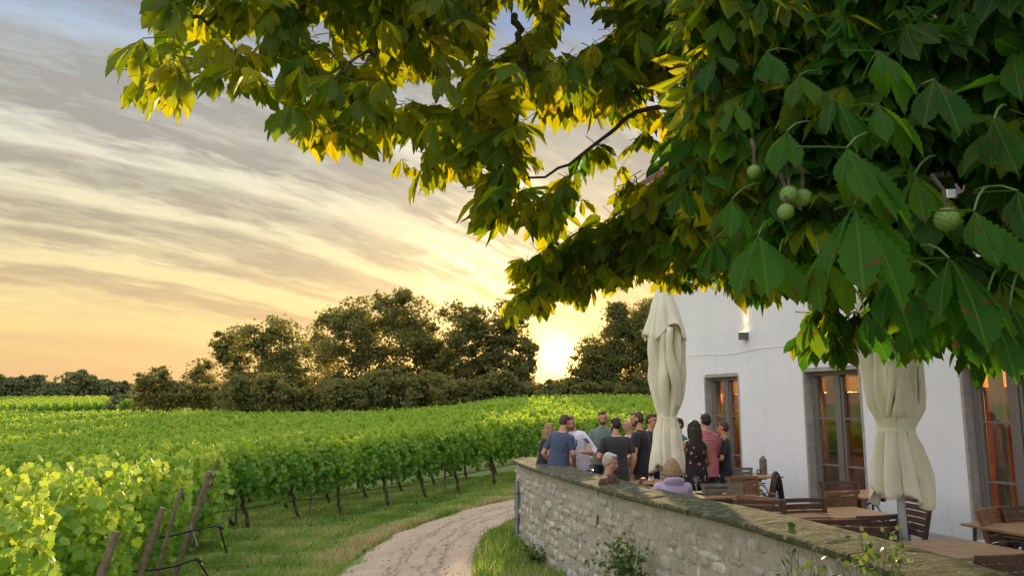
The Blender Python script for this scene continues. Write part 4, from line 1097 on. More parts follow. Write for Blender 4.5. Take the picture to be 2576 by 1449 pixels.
# lower outline of the crown as seen from the terrace steps
MAIN = [(395, -400), (400, 60), (335, 190), (330, 240), (440, 275), (560, 235), (700, 285), (745, 300), (700, 345), (800, 395), (960, 395), (990, 455), (1105, 485), (1150, 425), (1250, 440),
        (1185, 560), (1260, 600), (1390, 600), (1450, 560), (1530, 530), (1640, 560), (1700, 700), (1790, 650), (1830, 720), (1930, 780), (2020, 720), (2060, 800), (2000, 900), (2110, 920),
        (2200, 860), (2330, 920), (2420, 850), (2440, 930), (2800, 950), (3400, 900), (3400, -400)]
BOUGH = [(1315, 690), (1340, 760), (1270, 800), (1345, 800), (1400, 750), (1440, 780), (1530, 740), (1650, 700), (1690, 640), (1690, 520), (1600, 560), (1480, 600), (1400, 640)]
HOLES = [(480, 140, 22), (525, 245, 22), (690, 205, 16), (905, 150, 16), (1020, 235, 26), (1110, 250, 30), (1290, 60, 34), (1240, 120, 18), (1470, 60, 55), (1410, 130, 20), (1150, 175, 14), (1400, 385, 48), (1330, 300, 12), (1470, 350, 24), (1560, 400, 15), (1030, 400, 20),
         (1660, 345, 14), (1640, 440, 26), (1500, 480, 26), (1570, 345, 18), (1350, 480, 24), (2380, 490, 18), (2470, 650, 40), (2430, 560, 14), (1870, 215, 8), (2350, 50, 14), (2070, 10, 10), (2290, 300, 9), (2150, 745, 30), (1640, 260, 10), (800, 90, 10), (620, 120, 12)]
HERO = [  # apex x, y, distance, size, outward azimuth in degrees (0 = to the right, -90 = to the viewer), droop set, spread
    (2150, 515, 1.75, .23, -88), (1908, 592, 2.0, .185, -100), (1842, 500, 2.15, .16, -110), (2388, 650, 1.7, .225, -75), (2130, 372, 1.75, .19, -20), (2208, 262, 1.8, .17, -30),
    (2450, 530, 1.65, .19, -40), (2210, 130, 1.9, .18, -10), (2010, 190, 2.2, .17, -90), (1850, 260, 2.3, .15, -90), (1980, 330, 2.0, .15, -120), (1800, 600, 2.5, .17, -130), (2290, 800, 1.9, .13, -95),
    (2060, 640, 1.9, .19, -95), (2240, 700, 1.8, .2, -70), (1960, 640, 2.1, .17, -110), (2300, 440, 1.9, .19, -60), (2100, 250, 1.9, .18, -70), (1930, 130, 2.3, .17, -90), (2350, 200, 1.8, .2, -100), (2500, 300, 1.8, .2, -80), (2440, 800, 1.8, .15, -90), (2540, 770, 1.8, .16, -60), (2360, 700, 1.75, .16, -100),
    (2480, 760, 1.8, .20, -80), (2560, 480, 1.7, .2, -50), (2040, 800, 2.4, .145, -100), (2180, 790, 2.1, .16, -60), (1780, 330, 2.6, .17, -90), (1700, 210, 2.8, .17, -100), (1720, 470, 2.7, .17, -90),
    (430, 150, 3.2, .26, -100), (370, 215, 3.3, .14, -150), (530, 175, 3.35, .22, -80), (610, 110, 3.3, .2, -60), (750, 120, 3.5, .23, -90), (835, 195, 3.2, .24, -110), (900, 250, 3.3, .21, -80), (960, 200, 3.4, .2, -70),
    (1165, 300, 3.6, .22, -80), (1235, 475, 3.7, .20, -120), (1320, 470, 3.8, .22, -80), (1380, 480, 3.8, .2, -60), (1115, 190, 3.4, .22, -50), (1320, 755, 3.9, .15, -130), (1350, 740, 3.95, .14, -60), (1010, 400, 4.2, .17, -100), (1095, 405, 4.2, .17, -80),
    (1500, 640, 4.4, .19, -90), (1580, 620, 4.2, .19, -80), (1440, 660, 4.5, .18, -110), (1640, 560, 4.0, .2, -70), (1380, 680, 4.4, .15, -140), (700, 60, 3.3, .2, -100), (1490, 170, 4.0, .2, -90), (1620, 330, 3.9, .2, -90)]
MAIN_V = [(max(-400, min(x, 2680)), max(y, -130)) for x, y in MAIN]
def build_chestnut():
    root = empty('chestnut_tree', (4.9, -.6, 0)); O = np.array([4.9, -.6, 0.0])
    tag(root, 'big horse chestnut tree with hanging leaves and spiky green fruit above the terrace', 'tree')
    # trunk and limbs
    m = MB(); m.tube([(0, 0, -.3), (.03, .02, .8), (-.02, 0, 2.2), (-.05, .05, 3.6)], [.42, .33, .29, .27], 16); m.build('trunk', M['bark'], root, smooth=True)
    limbs = []
    def limb(pts, r0, r1, name='limb'):
        P = [np.array(p) for p in pts]; S, t = poly_sample(np.array(P), 24)
        for _ in range(6): S[1:-1] = (S[:-2]+S[2:]+2*S[1:-1])/4
        S = S+rng.normal(0, .012, S.shape); m = MB(); m.tube([tuple(p-O) for p in S], list(np.linspace(r0, r1, 24)), 10); m.build(name, M['bark'], root, smooth=True); limbs.append(S)
    top = (4.85, -.55, 3.5)
    A = lambda x, y, d: tuple(PD(x, y, d))
    limb([top, (4.0, .6, 4.6), A(2300, -200, 2.6), A(1700, -120, 3.6), A(1420, 8, 4.3), A(1290, 40, 4.3), A(1130, 5, 4.3), A(900, -60, 4.3), A(560, -40, 4.0)], .12, .02)
    limb([top, (4.2, .8, 4.2), A(2500, 100, 2.6), A(2250, 300, 3.2), A(2000, 420, 4.0), A(1780, 480, 4.6), A(1600, 590, 4.6), A(1360, 690, 4.5)], .13, .012)
    limb([top, (4.6, 1.2, 4.0), A(2750, 300, 3.6), A(2480, 450, 3.2), A(2330, 470, 2.9), A(2020, 480, 2.6)], .05, .008)
    limb([A(1290, 40, 4.3), A(1330, 180, 4.0), A(1300, 330, 3.9), A(1235, 440, 3.8)], .022, .006)
    limb([A(900, -60, 4.3), A(800, 30, 3.9), A(600, 45, 3.5), A(500, 50, 3.4), A(420, 45, 3.3)], .03, .007)
    limb([A(1113, -30, 4.2), A(1105, 60, 4.0), A(1098, 170, 3.6), A(1100, 260, 3.6)], .018, .006)
    limb([A(1130, 5, 4.3), A(1010, 90, 3.7), A(880, 160, 3.4), A(830, 200, 3.3)], .018, .005)
    limb([A(2000, 420, 4.0), A(1850, 300, 3.6), A(1600, 260, 4.0), A(1480, 400, 4.0), A(1330, 450, 3.9)], .024, .006)
    # fill
    def fill(poly, n, dfun, size, tmpls, lodR=None, holes=True, toward=None, lift=.55):
        px = rng.uniform(min(p[0] for p in poly), max(p[0] for p in poly), n); py = rng.uniform(max(-420, min(p[1] for p in poly)), max(p[1] for p in poly), n)
        k = in_poly(px, py, poly); px, py = px[k], py[k]
        d = dfun(px, py)
        if holes:
            hk = np.ones(len(px), bool)
            for hx, hy, hr in HOLES: hk &= ((px-hx)**2+(py-hy-10)**2 > (hr*1.0+6+size/d*FPX*.30)**2)
            px, py, d = px[hk], py[hk], d[hk]
        P = ptsPD(px, py, d); P[:, 2] += size*lift; ppx = px
        P = P[P[:, 2] > 2.4+0*P[:, 2]] if False else P
        out = []; idx = rng.integers(0, len(tmpls), len(P))
        Rr = leaf_orient(len(P), toward)
        for q, (tv, tf, tu) in enumerate(tmpls):
            s = idx == q; c = int(s.sum())
            if c: out.append(inst(tv, Rr[s]*(size*rng.uniform(.72, 1.18, c))[:, None, None], P[s], tf, tuv=tu, R=np.clip(rng.normal(.45, .27, c), 0, 1)*.48+.52*(rng.random(c) < np.interp(ppx[s], [1300, 1700, 2050, 2500], [1.0, .80, .28, .10]))))  # backlight painted in: yellow leaves towards the left, shade green towards the right
        return out
    dl = lambda px, py: np.interp(px, [300, 1000, 1700, 2600, 3400], [3.3, 3.7, 3.8, 2.7, 2.2])
    MLEFT = [(min(x, 1900), y) for x, y in MAIN_V]
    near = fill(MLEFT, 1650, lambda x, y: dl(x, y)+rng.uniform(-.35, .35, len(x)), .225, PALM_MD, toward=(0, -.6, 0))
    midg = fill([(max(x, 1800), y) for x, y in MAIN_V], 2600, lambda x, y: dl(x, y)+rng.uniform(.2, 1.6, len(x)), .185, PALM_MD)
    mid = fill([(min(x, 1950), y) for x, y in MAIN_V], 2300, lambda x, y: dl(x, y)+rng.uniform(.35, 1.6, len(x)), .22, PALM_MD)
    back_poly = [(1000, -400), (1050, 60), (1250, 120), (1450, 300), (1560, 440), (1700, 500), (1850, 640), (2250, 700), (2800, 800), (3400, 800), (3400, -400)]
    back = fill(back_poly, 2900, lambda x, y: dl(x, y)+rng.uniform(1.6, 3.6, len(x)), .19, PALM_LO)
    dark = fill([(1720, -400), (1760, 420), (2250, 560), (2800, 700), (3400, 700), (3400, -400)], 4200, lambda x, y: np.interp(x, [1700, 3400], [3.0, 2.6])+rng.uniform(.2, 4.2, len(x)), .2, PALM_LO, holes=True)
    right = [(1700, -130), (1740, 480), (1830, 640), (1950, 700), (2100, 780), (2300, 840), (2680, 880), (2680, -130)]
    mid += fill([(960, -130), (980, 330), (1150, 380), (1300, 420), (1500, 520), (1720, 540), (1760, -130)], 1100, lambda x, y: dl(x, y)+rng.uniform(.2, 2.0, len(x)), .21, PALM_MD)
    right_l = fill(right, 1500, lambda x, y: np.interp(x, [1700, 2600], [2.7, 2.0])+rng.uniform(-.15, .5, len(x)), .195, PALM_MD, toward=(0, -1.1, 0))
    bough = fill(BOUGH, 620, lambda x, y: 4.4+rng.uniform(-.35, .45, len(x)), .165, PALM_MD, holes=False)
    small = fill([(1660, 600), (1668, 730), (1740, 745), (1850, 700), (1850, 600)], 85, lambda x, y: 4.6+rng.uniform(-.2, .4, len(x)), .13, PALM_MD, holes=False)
    # out of frame above and to the right: the rest of the crown that shades the picture
    n = 2600; P = np.stack([rng.uniform(-1.5, 8.5, n), rng.uniform(-3.5, 6.5, n), rng.uniform(4.3, 7.5, n)], -1)
    hz = EZ+P[:, 1]*.62
    k = ((P[:, 1] < .3) | (P[:, 2] > hz+.15)) & ((P[:, 0] > .6) | (P[:, 2] > 5.2)) & (((P[:, 0]-4.5)/4.8)**2+((P[:, 1]-1)/5.8)**2+((P[:, 2]-4.0)/4)**2 < 1); P = P[k]
    over = [inst(PALM_LO[q % 6][0], leaf_orient(len(P[q::6]))*.27, P[q::6], PALM_LO[q % 6][1], tuv=PALM_LO[q % 6][2], R=rng.random(len(P[q::6]))*.45) for q in range(6)]
    hero = []
    for i, (x, y, d, s, az) in enumerate(HERO):
        if i < 31: s *= 1.3 if i in (0, 1, 4) else 1.05
        t = PALM_HERO[i % 7] if i < 31 else PALM_MD[i % 8]; a = rad(az)
        if i >= 31 and d < 3.9: t = palmate(14, 200+i)
        X = np.array([math.cos(a), math.sin(a), .05]); X /= np.linalg.norm(X); Z = np.array([0.0, 0, 1]); Z -= X*Z.dot(X); Z /= np.linalg.norm(Z)
        hero.append(inst(t[0], np.stack([X, np.cross(Z, X), Z], -1)[None]*s, PD(x, y, d)[None], t[1], tuv=t[2], R=np.array([.04+.36*random.random() if i < 31 else .52+.48*random.random()])))  # near right leaves get the shade greens, the others the backlit yellows
    hg = [h for i, h in enumerate(hero) if i < 31]; hy_ = [h for i, h in enumerate(hero) if i >= 31]
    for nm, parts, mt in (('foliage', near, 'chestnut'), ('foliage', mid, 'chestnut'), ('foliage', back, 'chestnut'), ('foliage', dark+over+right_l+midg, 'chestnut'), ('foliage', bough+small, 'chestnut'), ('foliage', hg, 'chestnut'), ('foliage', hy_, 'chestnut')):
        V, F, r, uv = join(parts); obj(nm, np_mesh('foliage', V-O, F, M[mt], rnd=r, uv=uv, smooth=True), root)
    # fruit in green spiky husks
    for (x, y, d, pxr) in ((1985, 490, 1.95, 24), (2020, 497, 1.98, 23), (1977, 533, 1.93, 22), (1897, 432, 2.1, 18), (2382, 552, 1.8, 32), (405, 62, 3.3, 19), (432, 44, 3.32, 17), (2046, 770, 2.4, 14)):
        R_ = pxr*.92/FPX*d; c = PD(x, y, d); m = MB(); m.ell((0, 0, 0), (R_, R_, R_*1.05), 20, 14)
        for q in range(90):
            z = 1-2*(q+.5)/90; a = q*2.39996; rr = math.sqrt(1-z*z); v = Vector((rr*math.cos(a), rr*math.sin(a), z))
            b1 = v.orthogonal().normalized()*R_*.09; b2 = v.cross(b1); p = v*R_*.97
            m.add([p+b1, p-b1*.5+b2*.87, p-b1*.5-b2*.87, v*R_*random.uniform(1.16, 1.26)], [(0, 1, 3), (1, 2, 3), (2, 0, 3)])
        m.build('husk', M['husk'], root, loc=tuple(c-O), smooth=True)
        s = MB(); s.tube([tuple(c-O+(0, 0, R_)), tuple(c-O+(.01, .02, R_+.05)), tuple(c-O+(.03, .10, R_+.11))], [.004, .005, .007], 6); s.build('fruit_stalk', M['bark'], root)
    # long green petioles of the nearest leaves
    gm = mat('petiole', (.09, .15, .03), .5)
    for i in range(31):
        x, y, d, s, az = HERO[i]; a = PD(x, y, d)-O; L = limbs[2] if i % 2 else limbs[1]; q = L[int(np.argmin(np.linalg.norm(L-(a+O), axis=1)))]-O
        v = q-a; ln = np.linalg.norm(v); v = v/ln*min(ln, .13) if ln > 0 else v
        mm = MB(); mm.tube([tuple(a), tuple(a+v*.35+(0, 0, .012)), tuple(a+v*.75+(0, 0, .01)), tuple(a+v)], [.0025, .0028, .003, .004], 6); mm.build('petiole', gm, root, smooth=True)
build_chestnut()

# ---------------------------------------------------------------- parasols
def build_parasol(x, y, seed, label, prof, pole_mat, tie_z, hem_z, floor=FLOORZ):
    r_ = random.Random(seed); e = empty('closed_parasol', (x, y, floor)); tag(e, label, 'parasol', 'closed cream parasols on the terrace')
    n = 168
    def layer(zs, rad_f, amp_f, hem=0.0, k=8, ph=0.0, tw=0.0):
        rr = []
        for j, z in enumerate(zs):
            f = j/(len(zs)-1); ring = []
            for q in range(n):
                th = 2*math.pi*q/n; w = th*k+ph+tw*f
                fold = 1.15*(abs(math.cos(w/2+.5*math.sin(z*1.7+th)))**.45-.72)+.30*math.sin(th*3+z*2.1+ph)+.16*(1-2*abs(math.sin(th*6.5+ph*3+z*1.9)))
                fold += .30*math.sin(th*5-z*5.5+ph*2)*math.sin(z*3.1+th*2)
                R = rad_f(z)*(1+amp_f(z)*fold)
                zz = z+(hem*f**3*(.5*math.sin(th*4+ph)+.5*math.sin(th*2+ph*2)-.25) if hem else 0)
                ring.append((R*math.cos(th), R*math.sin(th)*.92, zz-floor))
            rr.append(ring)
        return rr
    pz = [p[0] for p in prof][::-1]; pr = [p[1] for p in prof][::-1]
    rf = lambda z: float(np.interp(z, pz, pr))
    def af(z): return .34*min(1, abs(z-tie_z)/.22+.25)*min(1, max(.12, (prof[0][0]-z)/.9))
    m = MB(); m.rings(layer(np.linspace(prof[0][0], hem_z, 64), rf, af, -.11, 8, seed), cap=False); o = m.build('canopy', M['canvas'], e, smooth=True)
    so_ = o.modifiers.new('s', 'SOLIDIFY'); so_.thickness = .004
    fl = prof[2][0]; m = MB(); m.rings(layer(np.linspace(prof[0][0]+.02, fl-.03, 28), lambda z: rf(z)*1.06+.012+.03*max(0, (prof[1][0]-z)), lambda z: af(z)*.8, -.13, 8, seed+1.7), cap=False)
    o = m.build('vent_flap', M['canvas'], e, smooth=True); so_ = o.modifiers.new('s', 'SOLIDIFY'); so_.thickness = .004
    # loose pleats hanging over the body
    for q in range(5):
        a0 = r_.uniform(0, 6.28); m = MB(); rr = []
        for j in range(18):
            f = j/17; z = fl+.1-(fl-tie_z-.02)*f; R = rf(z)*1.10+.018*math.sin(f*math.pi); aa = a0+.5*math.sin(f*3+q); wd = (.10+.05*math.sin(f*5+q))*(1-.65*f)
            ring = [((R+.028*math.sin(math.pi*k/6)*(1-.5*f))*math.cos(aa+(k/6-.5)*wd/R*2), (R+.028*math.sin(math.pi*k/6)*(1-.5*f))*math.sin(aa+(k/6-.5)*wd/R*2)*.92, z-floor) for k in range(7)]
            rr.append(ring+[(x_*.95, y_*.95, z_) for x_, y_, z_ in reversed(ring)])
        m.rings(rr); m.build('pleat', M['canvas'], e, smooth=True)
    t = MB(); rt = rf(tie_z)
    t.rings([[((rt*1.12+.006)*math.cos(2*math.pi*q/32), (rt*1.12+.006)*math.sin(2*math.pi*q/32)*.92, tie_z+dz-floor) for q in range(32)] for dz in (-.022, -.018, .018, .022)], cap=False)
    a = -1.2
    t.rings([[(rt*1.15*math.cos(a)+dx, rt*1.15*math.sin(a)+dy-.012-.02*f, tie_z-.01-f*.42-floor) for dx, dy in ((-.028-.02*f, 0), (.028+.03*f, 0), (.03+.03*f, .01), (-.03-.02*f, .01))] for f in (0, .25, .5, .75, 1)])
    t.build('tie_band', M['canvas'], e, smooth=False)
    p = MB(); p.tube([(0, 0, 0), (0, 0, prof[0][0]-floor+.04)], .038, 16); p.build('pole', pole_mat, e, smooth=True)
    f = MB(); f.lathe([(.05, prof[0][0]-floor+.0), (.045, prof[0][0]-floor+.05), (.02, prof[0][0]-floor+.09)], n=16); f.build('finial', pole_mat, e)
    b = MB(); b.box((0, 0, .03), (.7, .7, .06)); b.tube([(0, 0, .05), (0, 0, .32)], .055, 14); b.build('base', M['grey_metal'], e, bevel=.01)
u1 = PD(1680, 1100, 10.7); u2 = PD(2262, 1200, 7.6)
build_parasol(u1[0], u1[1], 2, 'closed cream parasol tied at the waist behind the seated woman in lilac',
              [(4.22, .03), (3.80, .16), (3.40, .235), (3.1, .222), (2.82, .222), (2.55, .18), (2.27, .115), (2.05, .165), (1.75, .20), (1.5, .20)], M['teak'], 2.27, 1.52)
build_parasol(u2[0], u2[1], 5, 'closed cream parasol on a white pole between the right hand tables',
              [(4.40, .03), (3.87, .17), (3.42, .24), (3.1, .25), (2.6, .25), (2.42, .22), (2.21, .155), (2.0, .205), (1.75, .25), (1.5, .275)], M['paint_pole'], 2.21, 1.55)

# ---------------------------------------------------------------- terrace furniture
TR = rad(17)
def build_table(name='slatted_table', w=.8, d=.75, nsl=9, along='y'):
    e = empty(name); m = MB(); H = .75; th = .026
    m.box((0, -d/2+.03, H-th/2), (w, .06, th)); m.box((0, d/2-.03, H-th/2), (w, .06, th))
    m.box((-w/2+.03, 0, H-th/2-.0005), (.06, d-.12, th)); m.box((w/2-.03, 0, H-th/2-.0005), (.06, d-.12, th))
    k = nsl; iw = d-.12
    for i in range(k): m.box((0, -iw/2+iw*(i+.5)/k, H-th/2-.001), (w-.12, iw/k-.007, th*.9))
    m.build('tabletop', M['table'], e, bevel=.002, seg=1)
    a = MB(); a.box((0, 0, H-th-.03), (w-.16, .03, .05)); a.box((0, 0, H-th-.031), (.03, d-.16, .05)); a.build('apron', M['grey_metal'], e)
    for sx in (-1, 1):
        for sy in (-1, 1):
            l = MB(); l.tube([(sx*(w/2-.09), sy*(d/2-.09), H-th-.01), (sx*(w/2-.05), sy*(d/2-.05), 0)], .018, 8); l.build('leg', M['grey_metal'], e)
    return e
def build_chair(wood, lean=.22):
    e = empty('slatted_chair'); W = .50
    # seat faces +y; the back is at -y
    s = MB()
    for i in range(6): s.box((0, -.17+i*.076, .445-.012*math.sin(i/5*math.pi)), (W-.06, .066, .016))
    for sx in (-1, 1): s.bar((sx*(W/2-.045), -.22, .428), (sx*(W/2-.045), .25, .428), .025, .03)
    s.build('seat', wood, e)
    b = MB(); t0, t1 = .50, .90
    def pt(z, x): return (x*(1+.10*(z-.45)/.45), -.235-lean*(z-.45)*1.0-.035*(1-(x/.25)**2), z)
    for i in range(5):
        z = t0+.005+(t1-t0-.06)*(i+.5)/5; h = (t1-t0-.06)/5-.010
        xs = np.linspace(-W/2+.03, W/2-.03, 7)
        rr = [[(pt(z, x)[0], pt(z, x)[1]-.007, z-h/2), (pt(z, x)[0], pt(z, x)[1]+.007, z-h/2), (pt(z, x)[0], pt(z, x)[1]+.007-lean*h*.5, z+h/2), (pt(z, x)[0], pt(z, x)[1]-.007-lean*h*.5, z+h/2)] for x in xs]; b.rings(rr)
    z = t1-.02; rr = [[(pt(z, x)[0], pt(z, x)[1]-.014, z-.022), (pt(z, x)[0], pt(z, x)[1]+.012, z-.022), (pt(z, x)[0], pt(z, x)[1]+.008, z+.022), (pt(z, x)[0], pt(z, x)[1]-.018, z+.022)] for x in np.linspace(-W/2-.01, W/2+.01, 9)]; b.rings(rr)
    b.build('backrest', wood, e)
    for sx in (-1, 1):
        st = MB(); st.bar((sx*(W/2-.02), -.22, .40), (sx*(W/2-.02)*1.09, -.235-lean*.41, .885), .03, .045, up=(0, 1, 0)); st.build('back_stile', wood, e)
    for sx in (-1, 1):
        x = sx*(W/2+.012); l = MB(); pts = [(x, -.33, 0), (x, -.29, .22), (x, -.25, .44), (x, -.19, .58), (x, -.08, .655), (x, .07, .665), (x, .19, .61), (x, .255, .50), (x, .275, .3), (x, .29, 0)]
        S, _ = poly_sample(np.array(pts), 26)
        for _ in range(3): S[1:-1] = (S[:-2]+S[2:]+2*S[1:-1])/4
        l.tube([tuple(p) for p in S], .012, 8); l.build('leg_hoop', M['grey_metal'], e, smooth=True)
        ar = MB(); ar.box((x, -.0, .683), (.045, .22, .018)); ar.build('armrest', wood, e)
    return e
T0 = build_table(); C0 = {'b': build_chair(M['teak']), 'd': build_chair(M['teak_dark']), 'g': build_chair(M['teak_grey'])}
used = set()
def place(proto, key, x, y, rz, label, cat, group=None):
    o = proto if key not in used else copy_tree(proto); used.add(key)
    o.location = (float(x), float(y), FLOORZ); o.rotation_euler = (0, 0, rz); o['label'] = label; o['category'] = cat
    if group: o['group'] = group
    return o
def at(px, py, z=1.38): p = PZ(px, py, z); return p[0], p[1]
tables = {}
for key, (x, y), rz, lab in (
        ('t1', at(1762, 1243, 1.25), TR, 'wooden slatted table with a wine glass and menu beside the woman in lilac'),
        ('t2a', at(1818, 1194, 1.25), TR, 'wooden table with a half full tumbler next to the boy in black'),
        ('t2b', at(1888, 1194.5, 1.25), TR, 'wooden table carrying the pointed wooden menu block near the facade'),
        ('t3', at(2185, 1240, 1.25), TR, 'wooden table in front of the middle window behind the right parasol'),
        ('t4a', at(1972, 1289, 1.25), TR-.04, 'left one of two joined wooden tables just behind the wall coping'),
        ('t4b', at(2128, 1287, 1.25), TR-.04, 'right one of two joined wooden tables left of the white parasol pole'),
        ('t5', at(2410, 1376, 1.25), TR, 'red brown slatted table nearest the wall right of the white pole'),
        ('t6', at(2575, 1324, 1.25), TR, 'wooden table at the right edge in front of the large window'),
        ('t0', at(1610, 1209, 1.25), TR, 'wooden table with salt pots between the two seated guests')):
    tables[key] = place(T0, 't', x, y, rz, lab, 'table', 'slatted wooden tables on the terrace')
fd = lambda dx, dy: math.atan2(-dx, dy)     # heading that faces (dx,dy)
CH = [('g', 1815, 1219, 180, .25, 'weathered grey slatted chair behind the wine glass on the table by the lilac hoodie'),
      ('b', 1866, 1200, 200, 0, 'tall brown slatted chair in front of the table with the tumbler'),
      ('g', 1853, 1178, 190, 0, 'weathered grey slatted chair farthest back by the facade'),
      ('d', 1950, 1193, 75, 0, 'dark brown chair with a black jacket hung over its back'),
      ('d', 1910, 1260, 172, 0, 'low dark chair just above the coping left of the joined tables'),
      ('b', 1899, 1250, 125, 0, 'brown chair with a tilted top rail right behind another dark chair'),
      ('d', 2020, 1256, 190, 0, 'dark brown chair pushed against the far side of the joined tables'),
      ('d', 2111, 1213, 185, 0, 'dark chair backing onto the middle window'),
      ('b', 2118, 1237, 25, 0, 'brown slatted chair with a pale top rail at the table before the middle window'),
      ('d', 2306, 1258, 95, 0, 'dark chair against the facade behind the white parasol pole'),
      ('d', 2108, 1308, 5, 0, 'dark chair tucked under the near side of the joined tables'),
      ('d', 2152, 1326, 350, 0, 'lowest dark chair back peeping over the coping left of the pole'),
      ('d', 2214, 1297, 20, 0, 'very dark wide chair back directly left of the white pole'),
      ('b', 2490, 1281, 215, 0, 'brown chair left of the large right window frame'),
      ('d', 2572, 1276, 190, 0, 'dark chair cut by the right edge in front of the large window'),
      ('d', 2536, 1396, 15, 0, 'near black chair back in the bottom right corner')]
chairs = []
for k, px, py, hd, dy, lab in CH:
    x, y = at(px, py, 1.39); h = rad(hd); # the back top sits .35 behind the seat centre
    ox, oy = -math.sin(h)*.33, math.cos(h)*.33
    chairs.append(place(C0[k], k, x+ox, y+oy, h, lab, 'chair', 'slatted chairs on the terrace'))
# jacket over the back of the fourth chair
def build_jacket():
    c = chairs[3]; e = empty('jacket', c.location, c.rotation_euler[2]); tag(e, 'black jacket slung over the back of a brown chair by the facade', 'jacket')
    m = MB(); rr = []; xs = np.linspace(-.17, .15, 13)
    for i, x in enumerate(xs):
        f = math.sin(math.pi*i/12); o = .012*math.sin(i*2.4); yb = -.235-.2*.44-.035
        out = [(.20, .060+o, .62+.06*math.sin(i)), (.10, .058+o, .80), (.04, .055, .90), (0, .02, .945+.012*math.sin(i*1.7)), (-.06, -.02, .93), (-.10, -.055-o, .84), (-.13-o, -.07-o, .66), (-.14+o, -.09-o, .48-.05*math.sin(i*1.3)), (-.15, -.08, .30+.06*math.sin(i*.9))]
        P = [(x*(1+.15*math.sin(j)), yb+b, z) for j, (_, b, z) in enumerate(out)]; Q = [(a, b*1.0+(.03 if j < 4 else .03), z-.012 if j in (3, 4) else z) for j, (a, b, z) in enumerate(P)]
        rr.append(P+[(a, (b+yb)/2, z-.02) for a, b, z in reversed(P)])
    m.rings(rr); o = m.build('jacket_cloth', cloth('black_cloth', (.008, .008, .010)), e, smooth=True)
    s = o.modifiers.new('s', 'SUBSURF'); s.levels = 1; s.render_levels = 1
build_jacket()
def glass_stem(x, y, z, label, s=1.0, wine=False, parent=None, rot=None):
    e = empty('wine_glass', (x, y, z)); tag(e, label, 'wine glass')
    m = MB(); m.lathe([(.036*s, 0), (.034*s, .003), (.006*s, .008), (.004*s, .03*s), (.004*s, .085*s), (.012*s, .095*s), (.034*s, .125*s), (.041*s, .150*s), (.038*s, .185*s), (.031*s, .215*s), (.0295*s, .215*s), (.036*s, .185*s), (.039*s, .150*s), (.032*s, .127*s), (.005*s, .10*s)], n=24)
    m.build('bowl_and_stem', M['drinkglass'], e, smooth=True)
    if wine: w = MB(); w.lathe([(.004*s, .102*s), (.031*s, .128*s), (.037*s, .143*s), (.001, .1435*s)], n=20); w.build('wine', mat('white_wine', (.55, .42, .12), .1), e, smooth=True)
    return e
TZ = FLOORZ+.752
p = PZ(1751, 1241, 1.25); glass_stem(p[0], p[1], TZ, 'tall empty wine glass standing on the table beside the seated woman', 1.05)
def tumbler(px, py, lab):
    p = PZ(px, py, 1.25); e = empty('tumbler', (p[0], p[1], TZ)); tag(e, lab, 'glass'); m = MB(); m.lathe([(.03, 0), (.038, .03), (.036, .085), (.034, .085), (.035, .03), (.027, .006), (.001, .006)], n=20); m.build('cup', M['drinkglass'], e, smooth=True)
    w = MB(); w.lathe([(.001, .007), (.027, .008), (.033, .03), (.001, .031)], n=18); w.build('drink', mat('water', (.5, .48, .35), .08), e)
tumbler(1803, 1196, 'stemless glass with a little drink on the table by the boy in black')
tumbler(1909, 1193, 'nearly empty stemless glass beside the pointed wooden block')
p = PZ(1785, 1241, 1.25); m = MB(); m.box((0, 0, .009), (.30, .22, .018)); e = empty('menu_folder', (p[0]-.02, p[1]-.02, TZ)); e.rotation_euler = (0, 0, .25); tag(e, 'black folder with a white sheet lying by the wine glass', 'menu')
m.build('folder', M['drip'], e, bevel=.003); m = MB(); m.box((-.005, 0, .021), (.26, .19, .004)); m.build('sheet', mat('paper', (.7, .7, .72), .7), e)
p = PZ(1921, 1192, 1.25); m = MB(); m.box((0, 0, .12), (.09, .09, .24)); m.rings([[(-.045, -.045, .24), (.045, -.045, .24), (.045, .045, .24), (-.045, .045, .24)], [(-.012, -.012, .31), (.012, -.012, .31), (.012, .012, .31), (-.012, .012, .31)]]); e = empty('menu_block', (p[0], p[1], TZ), .4); tag(e, 'pale wooden block with a pointed top standing on the table by the facade', 'menu block'); m.build('block', M['teak_grey'], e)
for i, (px, c, lab) in enumerate(((1634, (.75, .72, .68), 'white salt pot on the table between the seated guests'), (1642, (.55, .42, .38), 'pinkish pepper pot beside the white salt pot'))):
    p = PZ(px, 1211, 1.25); e = empty('spice_pot', (p[0], p[1], TZ)); tag(e, lab, 'shaker'); m = MB(); m.lathe([(.02, 0), (.024, .02), (.018, .06), (.001, .062)], n=16); m.build('pot', mat('pot_%d' % i, c, .3), e, smooth=True)
    m = MB(); m.lathe([(.018, .058), (.02, .07), (.012, .085), (.001, .088)], n=16); m.build('lid', M['steel'], e, smooth=True)
p = PZ(1629, 1203, 1.25); e = empty('wine_cooler', (p[0], p[1], TZ)); tag(e, 'clear wine cooler with a green bottle on the table beside the parasol', 'wine cooler'); m = MB(); m.lathe([(.06, 0), (.065, .01), (.075, .23), (.070, .23), (.058, .015), (.001, .012)], n=24); m.build('bucket', M['drinkglass'], e, smooth=True)
m = MB(); m.lathe([(.037, .015), (.037, .19), (.014, .25), (.014, .32), (.001, .32)], n=16); m.build('bottle', mat('green_glass', (.02, .06, .02), .08, spec=.8), e, smooth=True); m = MB(); m.lathe([(.0378, .06), (.0378, .14)], n=16); m.build('bottle_label', mat('label_white', (.6, .6, .58), .6), e)
